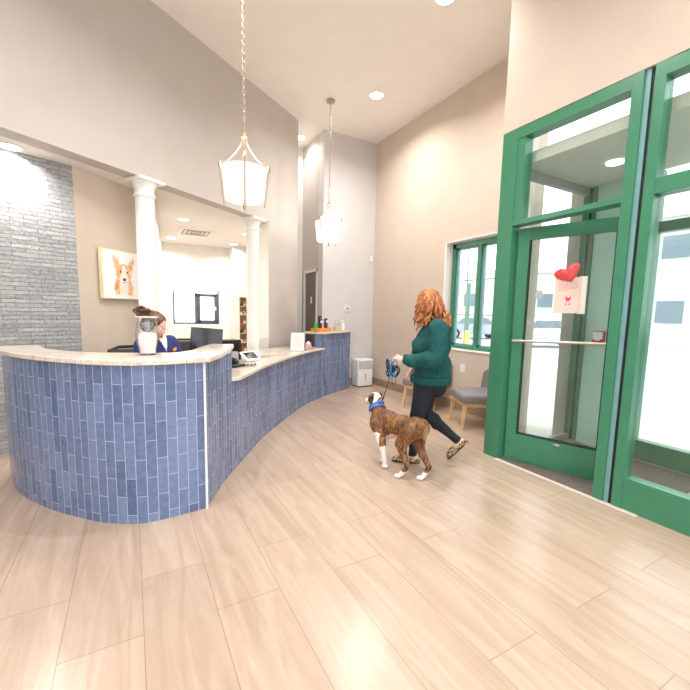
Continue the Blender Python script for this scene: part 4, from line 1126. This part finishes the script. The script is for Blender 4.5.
for k in range(22):   # right side
    lock(-random.uniform(38, 105), random.uniform(.22, .34), random.uniform(.012, .018), random.uniform(.012, .024), random.uniform(1.6, 2.8), random.uniform(.005, .03), fwd=random.uniform(0, .03))
for k in range(44):   # back
    lock(random.uniform(100, 250), random.uniform(.28, .42), random.uniform(.012, .019), random.uniform(.012, .024), random.uniform(1.5, 2.8), random.uniform(.01, .05), fwd=random.uniform(-.14, -.05))
for k in range(34):   # crown
    lock(random.uniform(20, 340), random.uniform(.12, .24), random.uniform(.011, .017), random.uniform(.004, .012), 1.2, random.uniform(.004, .018), el=random.uniform(55, 88))
obj('hair_curls', b, 'hair', hair, smooth=True, angle=180)

# ---- receptionist behind the counter, leaning and looking down to the right
RP = V((.215, 3.80, 0)); RA = math.radians(-55)
UP = .11
rec = thing('person', 'receptionist with brown hair bun, glasses and navy v-neck top behind the counter', 'person', RP, RA)
RR = Rz(20) @ Ry(24) @ Rx(-4)
rc = V((.04, -.072, 1.185))
b = bm_(); g2 = head(b, RR, rc, .96)
cap(b, (-.02, 0, 1.05), (.01, -.03, 1.13), .052, .048)
ell(b, (-.04, 0, .93), (.11, .155, .19)); ell(b, (-.03, 0, .70), (.11, .15, .2)); cap(b, (-.03, -.13, 1.04), (-.03, .13, 1.04), .055)
for s in (-1, 1):
    cap(b, (-.03, s*.15, 1.02), (.03, s*.19, .80), .045, .038); cap(b, (.03, s*.19, .80), (.24, s*.12, .795), .038, .026)
    hand(b, V((.24, s*.12, .795)), (1, -s*.2, -.1), (0, 0, -1), (.2, -s*1, 0), (.3, .4, .3), .95, .1)
    cap(b, (-.03, s*.09, .62), (.3, s*.1, .60), .085, .06); cap(b, (.3, s*.1, .60), (.26, s*.1, .0), .055, .04)
    cap(b, (.26, s*.1, .0), (.36, s*.1, -.05), .04, .03)
link('body', remeshed(b, .006, 4), 'skin', rec, smooth=True, angle=180)
face_bits(g2, RR, rec, .96)
b = bm_()
ell(b, (-.04, 0, .94), (.13, .16, .19)); ell(b, (-.03, 0, .72), (.13, .17, .2)); cap(b, (-.035, -.14, 1.035), (-.035, .14, 1.035), .068); cap(b, (-.035, 0, 1.04), (-.02, 0, 1.10), .075, .06)
for s in (-1, 1):
    cap(b, (-.03, s*.15, 1.015), (.02, s*.185, .86), .066, .064)
me = remeshed(b, .008, 5, fold=.006, fscale=12)
tp = link('scrub_top', me, 'navy', rec, smooth=True, angle=180)
me.materials.append(M['paper'])
for p in me.polygons:
    c = p.center
    if c.x > -.02 and c.z > .975 and abs(c.y) < (c.z-.975)*.42: p.material_index = 1
b = bm_(); ell(b, (.088, .085, .975), (.008, .02, .014)); ell(b, (.083, .1, .99), (.008, .011, .009)); obj('chest_logo', b, 'orange', tp, smooth=True)
b = bm_()
for s in (-1, 1): cap(b, (-.05, s*.09, .60), (.3, s*.1, .60), .1, .072); cap(b, (.3, s*.1, .60), (.265, s*.1, .03), .066, .05)
ell(b, (-.05, 0, .62), (.13, .18, .1)); link('trousers', remeshed(b, .01, 4), 'navy', rec, smooth=True, angle=180)
for s in (-1, 1):
    b = bm_(); cap(b, (.25, s*.1, -.06), (.36, s*.1, -.07), .045, .036); link('shoe', remeshed(b, .006, 3), 'black', rec, smooth=True)
b = bm_()
def gR(p): return rc+RR @ (V(p)*.96)
ell(b, gR((-.024, 0, .052)), (.094, .084, .082), RR); ell(b, gR((-.06, 0, -.0)), (.066, .076, .075), RR)
for s in (-1, 1): cap(b, gR((.03, s*.066, .05)), gR((-.01, s*.078, .01)), .018, .02)
me = remeshed(b, .006, 4, fold=.006, fscale=40); rh = link('hair', me, 'brown_hair', rec, smooth=True, angle=180)
b = bm_(); random.seed(4); bc = gR((-.115, -.045, .088))
for k in range(60):
    d1 = V((random.gauss(0, 1), random.gauss(0, 1), random.gauss(0, .8))).normalized(); d2 = V((random.gauss(0, 1), random.gauss(0, 1), random.gauss(0, 1))); d2 = (d2-d2.dot(d1)*d1).normalized()
    r = random.uniform(.026, .05); off = V((random.gauss(0, .018), random.gauss(0, .024), random.gauss(0, .008)))
    tube(b, [bc+off+d1*(r*math.cos(a))+d2*(r*math.sin(a)) for a in [x*.33 for x in range(random.randint(8, 16))]], random.uniform(.004, .008), 6)
ell(b, bc, (.05, .055, .036)); obj('hair_bun', b, 'brown_hair', rh, smooth=True, angle=180)
b = bm_()
for s in (-1, 1):
    pts = [g2((.098, s*.03+.021*math.cos(a), .010+.016*math.sin(a))) for a in [2*PI*k/16 for k in range(17)]]; tube(b, pts, .0016, 6)
    tube(b, [g2((.097, s*.051, .014)), g2((.05, s*.076, .014)), g2((-.005, s*.08, .012))], .0016, 6)
tube(b, [g2((.098, -.009, .014)), g2((.102, 0, .016)), g2((.098, .009, .014))], .0016, 6); obj('glasses', b, 'pinkplastic', rec, smooth=True)
for o in rec.children: o.location.z += UP
t = thing('stool', 'black office stool the receptionist sits on', 'stool', (RP.x-.03, RP.y+.02, 0), RA)
b = bm_(); lathe(b, [(.15, .53), (.18, .545), (.18, .58), (.15, .60)], 32, (-.03, 0, 0)); obj('seat', b, 'black', t, smooth=True)
b = bm_(); cyl(b, (-.03, 0, .05), (-.03, 0, .54), .025); lathe(b, [(.2, 0), (.2, .02), (.05, .05)], 32, (-.03, 0, 0)); obj('stool_base', b, 'black', t, smooth=True)

# ---- brindle dog. local +X heading, +Y its left
hd = V((-.36, .93)).normalized(); OD = V((2.14, 2.79, 0)); DA = math.atan2(hd.y, hd.x)
dog = thing('dog', 'brindle dog with white legs and blue collar walking beside the woman', 'dog', OD, DA)
b = bm_()
ell(b, (.15, -.02, .405), (.165, .108, .14)); ell(b, (.245, -.03, .405), (.095, .094, .13)); ell(b, (-.03, -.005, .43), (.17, .095, .10)); ell(b, (-.175, 0, .44), (.112, .097, .10))
ell(b, (.2, -.03, .47), (.12, .07, .065))
cap(b, (.25, -.035, .455), (.345, -.10, .575), .084, .064)
HDc = V((.362, -.112, .605)); hx = V((.93, -.02, -.24)).normalized(); hy = V((0, 0, 1)).cross(hx).normalized(); hz = hx.cross(hy)
HRm = Matrix((hx, hy, hz)).transposed()
def gd(x, y, z): return HDc+hx*x+hy*y+hz*z
ell(b, gd(0, 0, .005), (.068, .060, .056), HRm); ell(b, gd(.035, 0, -.01), (.05, .048, .042), HRm)
cap(b, gd(.05, 0, -.012), gd(.100, 0, -.020), .040, .033); cap(b, gd(.05, 0, -.04), gd(.09, 0, -.046), .022, .019)
def legc(pts, rs):
    for i in range(len(pts)-1): cap(b, pts[i], pts[i+1], rs[i], rs[i+1])
def paw(p, d=V((1, 0, 0))):
    p = V(p); 
    ell(b, p+V((.012, 0, .018)), (.034, .026, .019))
    for k in (-1.5, -.5, .5, 1.5): ell(b, p+V((.036-.006*abs(k), k*.0115, .014)), (.015, .0085, .0125), seg=12, rings=8)
# front left / right
FL = V((.085, .07, .012)); FR = V((.19, -.055, 0))
legc([(.21, .055, .40), (.15, .072, .28), (.115, .075, .155), (.10, .07, .05)], [.068, .048, .028, .022]); paw(FL+V((0, 0, 0)))
legc([(.23, -.095, .40), (.20, -.09, .29), (.20, -.07, .155), (.195, -.057, .045)], [.062, .044, .026, .021]); paw(FR)
# hind legs: hip, stifle, hock, paw
HLp = V((-.10, .155, 0)); HRp = V((-.27, .055, 0))
legc([(-.17, .055, .43), (-.085, .095, .30), (-.125, .12, .215), (-.185, .14, .125), (-.125, .152, .035)], [.088, .060, .036, .023, .021]); paw(HLp-V((.01, 0, 0)))
legc([(-.185, -.06, .43), (-.17, -.055, .30), (-.235, -.025, .205), (-.33, .015, .12), (-.29, .045, .032)], [.088, .058, .036, .023, .021]); paw(HRp-V((.01, 0, 0)))
# tail hanging tucked
legc([(-.265, .0, .46), (-.275, .0, .41), (-.265, .0, .34), (-.25, .0, .27)], [.026, .019, .014, .009])
me = remeshed(b, .0055, 5)
me.materials.append(M['brindle']); me.materials.append(M['dogwhite']); me.materials.append(M['dogpink']); me.materials.append(M['darkbrown']); me.materials.append(M['palefur'])
for p in me.polygons:
    c = p.center; j = noise.noise(c*25)*.022; mi = 0
    if c.z < .215+j and c.x > .04: mi = 1                      # front legs white
    elif c.z < .075+j*.6: mi = 1                                 # hind socks
    elif c.z < .345+j and .0 < c.x < .26: mi = 2 if c.x < .14 else 1
    if mi == 2 and (abs(c.y+.01) > .065 or c.x < .02): mi = 0
    if (c-V((-.285, -.005, .41))).length < .055+j: mi = 4
    h = c-HDc; hxx, hyy, hzz = h.dot(hx), h.dot(hy), h.dot(hz)
    if c.x > .30 and c.z > .47:
        if hxx > .058: mi = 1
        elif abs(hyy) < .026+j*.4 and hzz > 0: mi = 1
        elif hxx < -.03 and c.z > .55: mi = 1
        elif hxx > -.03: mi = 3 if hyy > .02 and hxx < .03 else 0
        else: mi = 0
    if c.x > .28 and c.z < .50 and c.x > .31-.1*(c.z-.3): mi = 1 if abs(c.y+.03) < .05 else mi
    p.material_index = mi
o = bpy.data.objects.new('body', me); C.objects.link(o); o.parent = dog; me.shade_smooth()
for s in (-1, 1):
    b = bm_(); base = gd(-.01, s*.052, .03)
    pts = [base, base+hy*s*.022+hz*.008, base+hy*s*.038-hz*.02+hx*.012, base+hy*s*.036-hz*.045+hx*.02]
    tube(b, catmull(pts, 4), [.022, .025, .027, .028, .028, .027, .026, .024, .021, .017, .012, .009, .004], 12, .3)
    obj('ear', b, 'darkbrown', dog, smooth=True)
    b = bm_(); ell(b, gd(.052, s*.032, .014), (.0075,)*3); obj('eye', b, 'iris', dog, smooth=True)
b = bm_(); ell(b, gd(.130, 0, -.008), (.012, .015, .011), HRm); obj('nose', b, 'black', dog, smooth=True)
b = bm_(); tube(b, [gd(.12, -.022, -.036), gd(.130, 0, -.038), gd(.12, .022, -.036)], .003, 6); tube(b, [gd(.12, .022, -.036), gd(.08, .036, -.036)], .003, 6); obj('mouth', b, 'black', dog, smooth=True)
# collar: two bands and a buckle
nk0 = V((.25, -.035, .455)); nk1 = V((.345, -.10, .575)); nd = (nk1-nk0).normalized(); nR = nd.to_track_quat('Z', 'Y').to_matrix()
b = bm_()
for off, r, tilt in ((.52, .081, 0), (.74, .078, 16)):
    c = nk0.lerp(nk1, off); RT = nR @ Ry(tilt)
    n = 40; prof = [(0, -.011), (.004, -.011), (.004, .011), (0, .011)]
    rr = [[b.verts.new(c+RT @ V(((r+o_)*math.cos(2*PI*k/n), (r+o_)*math.sin(2*PI*k/n), z_))) for o_, z_ in prof] for k in range(n)]
    for k in range(n):
        for j in range(4): b.faces.new((rr[k][j], rr[(k+1) % n][j], rr[(k+1) % n][(j+1) % 4], rr[k][(j+1) % 4]))
bmesh.ops.recalc_face_normals(b, faces=b.faces); obj('collar', b, 'collar', dog)
ringp = nk0.lerp(nk1, .6)+nR @ V((0, 0, 0))+V((-.055, .0, .075))
b = bm_(); tube(b, [ringp+V((0, .014*math.cos(a), .014*math.sin(a))) for a in [2*PI*k/14 for k in range(15)]], .003, 6); obj('collar_ring', b, 'steel', dog, smooth=True)

# ------------------------------------------------------------------ leash held by the woman
def wl(M_, p):   # local to world for an empty with loc+rotz
    return Matrix.Translation(M_.location) @ Matrix.Rotation(M_.rotation_euler.z, 4, 'Z') @ V(p)
HNDL = V((.305, .222, .985))
hw = wl(woman, HNDL); rw = wl(dog, ringp)
ls = thing('dog_leash', 'black and blue dog leash with coiled slack, from hand to collar', 'leash', (hw.x, hw.y, 0), WA)
# local frame: origin under the hand, x forward
def q(x, y, z): return V((x, y, z))
b = bm_()
tube(b, catmull([q(.012, .01, 1.03), q(.035, .018, 1.02), q(.030, .02, .97), q(.018, .02, .93), q(.035, .02, .89)], 6), .0105, 8, .5)
tube(b, catmull([q(-.03, .03, .90), q(-.005, .035, .87), q(.025, .035, .875), q(.0, .04, .90), q(-.035, .035, .935)], 6), .0095, 8, .5)
tube(b, catmull([q(.0, .015, 1.035), q(-.03, .02, 1.03), q(-.035, .02, .99), q(-.01, .02, .96)], 6), .008, 8, .5)
obj('blue_handle', b, 'blue', ls, smooth=True)
b = bm_(); random.seed(9)
for k in range(9):
    cx, cz = random.uniform(-.03, .035), random.uniform(.905, .965); rx, rz = random.uniform(.024, .042), random.uniform(.034, .058); yy = random.uniform(-.02, .04); th = random.uniform(0, PI)
    pts = [q(cx+rx*math.cos(a)*math.cos(th)-rz*math.sin(a)*math.sin(th)*.4, yy+.012*math.sin(a*2+k), cz+rz*math.sin(a)) for a in [2*PI*j/20 for j in range(21)]]
    tube(b, pts, .0062, 6, .55)
tube(b, catmull([q(.055, 0, 1.035), q(.066, .0, 1.0), q(.058, .0, .95), q(.045, .0, .935), q(.048, 0, .98), q(.055, 0, 1.035)], 5), .008, 6, .6)
obj('slack_coil', b, 'webbing', ls, smooth=True)
b = bm_(); pts = [q(-.012+.018*math.cos(a), .03, .845+.045*math.sin(a)) for a in [2*PI*j/20 for j in range(21)]]; tube(b, pts, .0028, 6); obj('wire_loop', b, 'webbing', ls, smooth=True)
li = (Matrix.Translation(ls.location) @ Matrix.Rotation(WA, 4, 'Z')).inverted()
e_ = li @ rw; s_ = q(.02, .012, .905)
b = bm_(); N = 16; pts = []
for k in range(N+1):
    t = k/N; p = s_.lerp(e_, t); p.z -= .02*math.sin(PI*t); pts.append(p)
tube(b, pts, [.006+.004*max(0, (t-6)/10) for t in range(N+1)], 8, .5); obj('leash_strap', b, 'webbing', ls, smooth=True)
b = bm_(); tube(b, [s_.lerp(e_, .84)-V((0, 0, .01)), s_.lerp(e_, .9)-V((0, 0, .006)), e_], [.012, .009, .005], 8); obj('snap_hook', b, 'black', ls, smooth=True)

# ------------------------------------------------------------------ outdoors
b = bm_(); box(b, 4.6, 60, -30, 60, -.16, -.06); struct('ground_outdoors', b, 'asphalt')
b = bm_(); box(b, 4.66, 6.6, -10, 14, -.06, -.02); box(b, 3.36, 4.66, 2.7, 3.0, -.06, -.02); struct('pavement', b, 'concrete')
b = bm_(); box(b, -30, 60, -30, -2.2, -.16, -.06); box(b, -12, 6, 9.6, 40, -.16, -.06); struct('ground_street', b, 'asphalt')
b = bm_(); box(b, 4.66, 4.9, 2.74, 2.9, -.02, 3.2, .01); tag(obj('entrance_pier', b, 'concrete'), 'pale grey pier outside the entrance, seen through the green door', 'pier')
def bollard(x, y, lab):
    t = thing('post', lab, 'post', (x, y, -.06), 0, 'posts outside the window')
    b = bm_(); cyl(b, (0, 0, 0), (0, 0, 1.0), .11); ell(b, (0, 0, 1.0), (.11, .11, .05)); obj('yellow_guard', b, 'yellow', t, smooth=True)
    b = bm_(); cyl(b, (0, 0, 1.0), (0, 0, 2.5), .06); obj('green_pole', b, 'farpole', t, smooth=True)
bollard(9.2, 8.75, 'green pole with yellow base outside, seen through the left sash')
bollard(9.2, 7.35, 'green pole with yellow base outside, seen through the right sash')
def car(x, y, rz, lab, m):
    t = thing('car', lab, 'car', (x, y, -.06), rz, 'cars parked across the street')
    prof = [(-2.2, .35), (-2.2, .8), (-1.5, .95), (-.9, 1.42), (.7, 1.45), (1.35, .98), (2.1, .85), (2.25, .55), (2.2, .3)]
    b = bm_()
    A = [b.verts.new((p[0], -.85, p[1])) for p in prof]; B = [b.verts.new((p[0], .85, p[1])) for p in prof]; n = len(prof)
    for i in range(n): b.faces.new((A[i], A[(i+1) % n], B[(i+1) % n], B[i]))
    b.faces.new(A); b.faces.new(B[::-1]); bmesh.ops.recalc_face_normals(b, faces=b.faces)
    bmesh.ops.bevel(b, geom=b.edges[:], offset=.06, segments=3, affect='EDGES'); obj('car_body', b, m, t, smooth=True)
    b = bm_()
    for s in (-1, 1): plate(b, [(-1.35, .98), (-.85, 1.34), (.62, 1.36), (1.15, .98)], .02, Matrix.Translation((0, s*.86, 0)))
    obj('side_window', b, 'bldgwin', t)
    for xx in (-1.4, 1.4):
        for s in (-1, 1):
            b = bm_(); cyl(b, (xx, s*.7, .33), (xx, s*.9, .33), .33); w_ = obj('wheel', b, 'tyre', t)
            b = bm_(); cyl(b, (xx, s*.89, .33), (xx, s*.915, .33), .18); obj('hubcap', b, 'steel', w_)
car(20, 18.5, math.radians(-30), 'silver car parked across the street, seen through the window', 'carpaint')
car(18.5, 12.3, math.radians(-30), 'white car parked across the street beside the silver one', 'plasticwhite')
def building(x, y, rz, w, h, lab, rows, cols):
    t = thing('building', lab, 'building', (x, y, -.06), rz)
    b = bm_(); box(b, -w/2, w/2, 0, 6, 0, h); obj('wall', b, 'bldg', t)
    b = bm_(); box(b, -w/2-.2, w/2+.2, -.2, 6.2, h, h+.3); obj('cornice', b, 'concrete', t)
    for r in range(rows):
        for c in range(cols):
            b = bm_(); xx = -w/2+w*(c+.5)/cols; zz = h*(r+.55)/rows; box(b, xx-.6, xx+.6, -.05, 0, zz-.6, zz+.6); f = obj('window', b, 'bldgwin', t)
building(30, 26, math.radians(-48), 26, 5.5, 'long pale building far across the street outside the casement window', 1, 8)
building(26, 6, math.radians(-86), 16, 7, 'pale building with two window rows outside the entrance', 2, 6)

# ------------------------------------------------------------------ world and view
W = bpy.data.worlds.new('world'); scn.world = W; W.use_nodes = True
nt = W.node_tree; nt.nodes.clear()
o_ = nt.nodes.new('ShaderNodeOutputWorld'); bg = nt.nodes.new('ShaderNodeBackground')
sky = nt.nodes.new('ShaderNodeTexSky'); sky.sky_type = 'HOSEK_WILKIE'; sky.turbidity = 8; sky.sun_direction = V((-.3, -.5, .8)).normalized()
mx = nt.nodes.new('ShaderNodeMix'); mx.data_type = 'RGBA'; mx.inputs[0].default_value = .85
nt.links.new(sky.outputs[0], mx.inputs[6]); mx.inputs[7].default_value = (.93, .97, 1, 1)
nt.links.new(mx.outputs[2], bg.inputs[0]); bg.inputs[1].default_value = 3.0
nt.links.new(bg.outputs[0], o_.inputs[0])
vs = scn.view_settings
vs.view_transform = 'Standard'; vs.look = 'None'; vs.exposure = 0.36; vs.gamma = 1; vs.use_curve_mapping = False
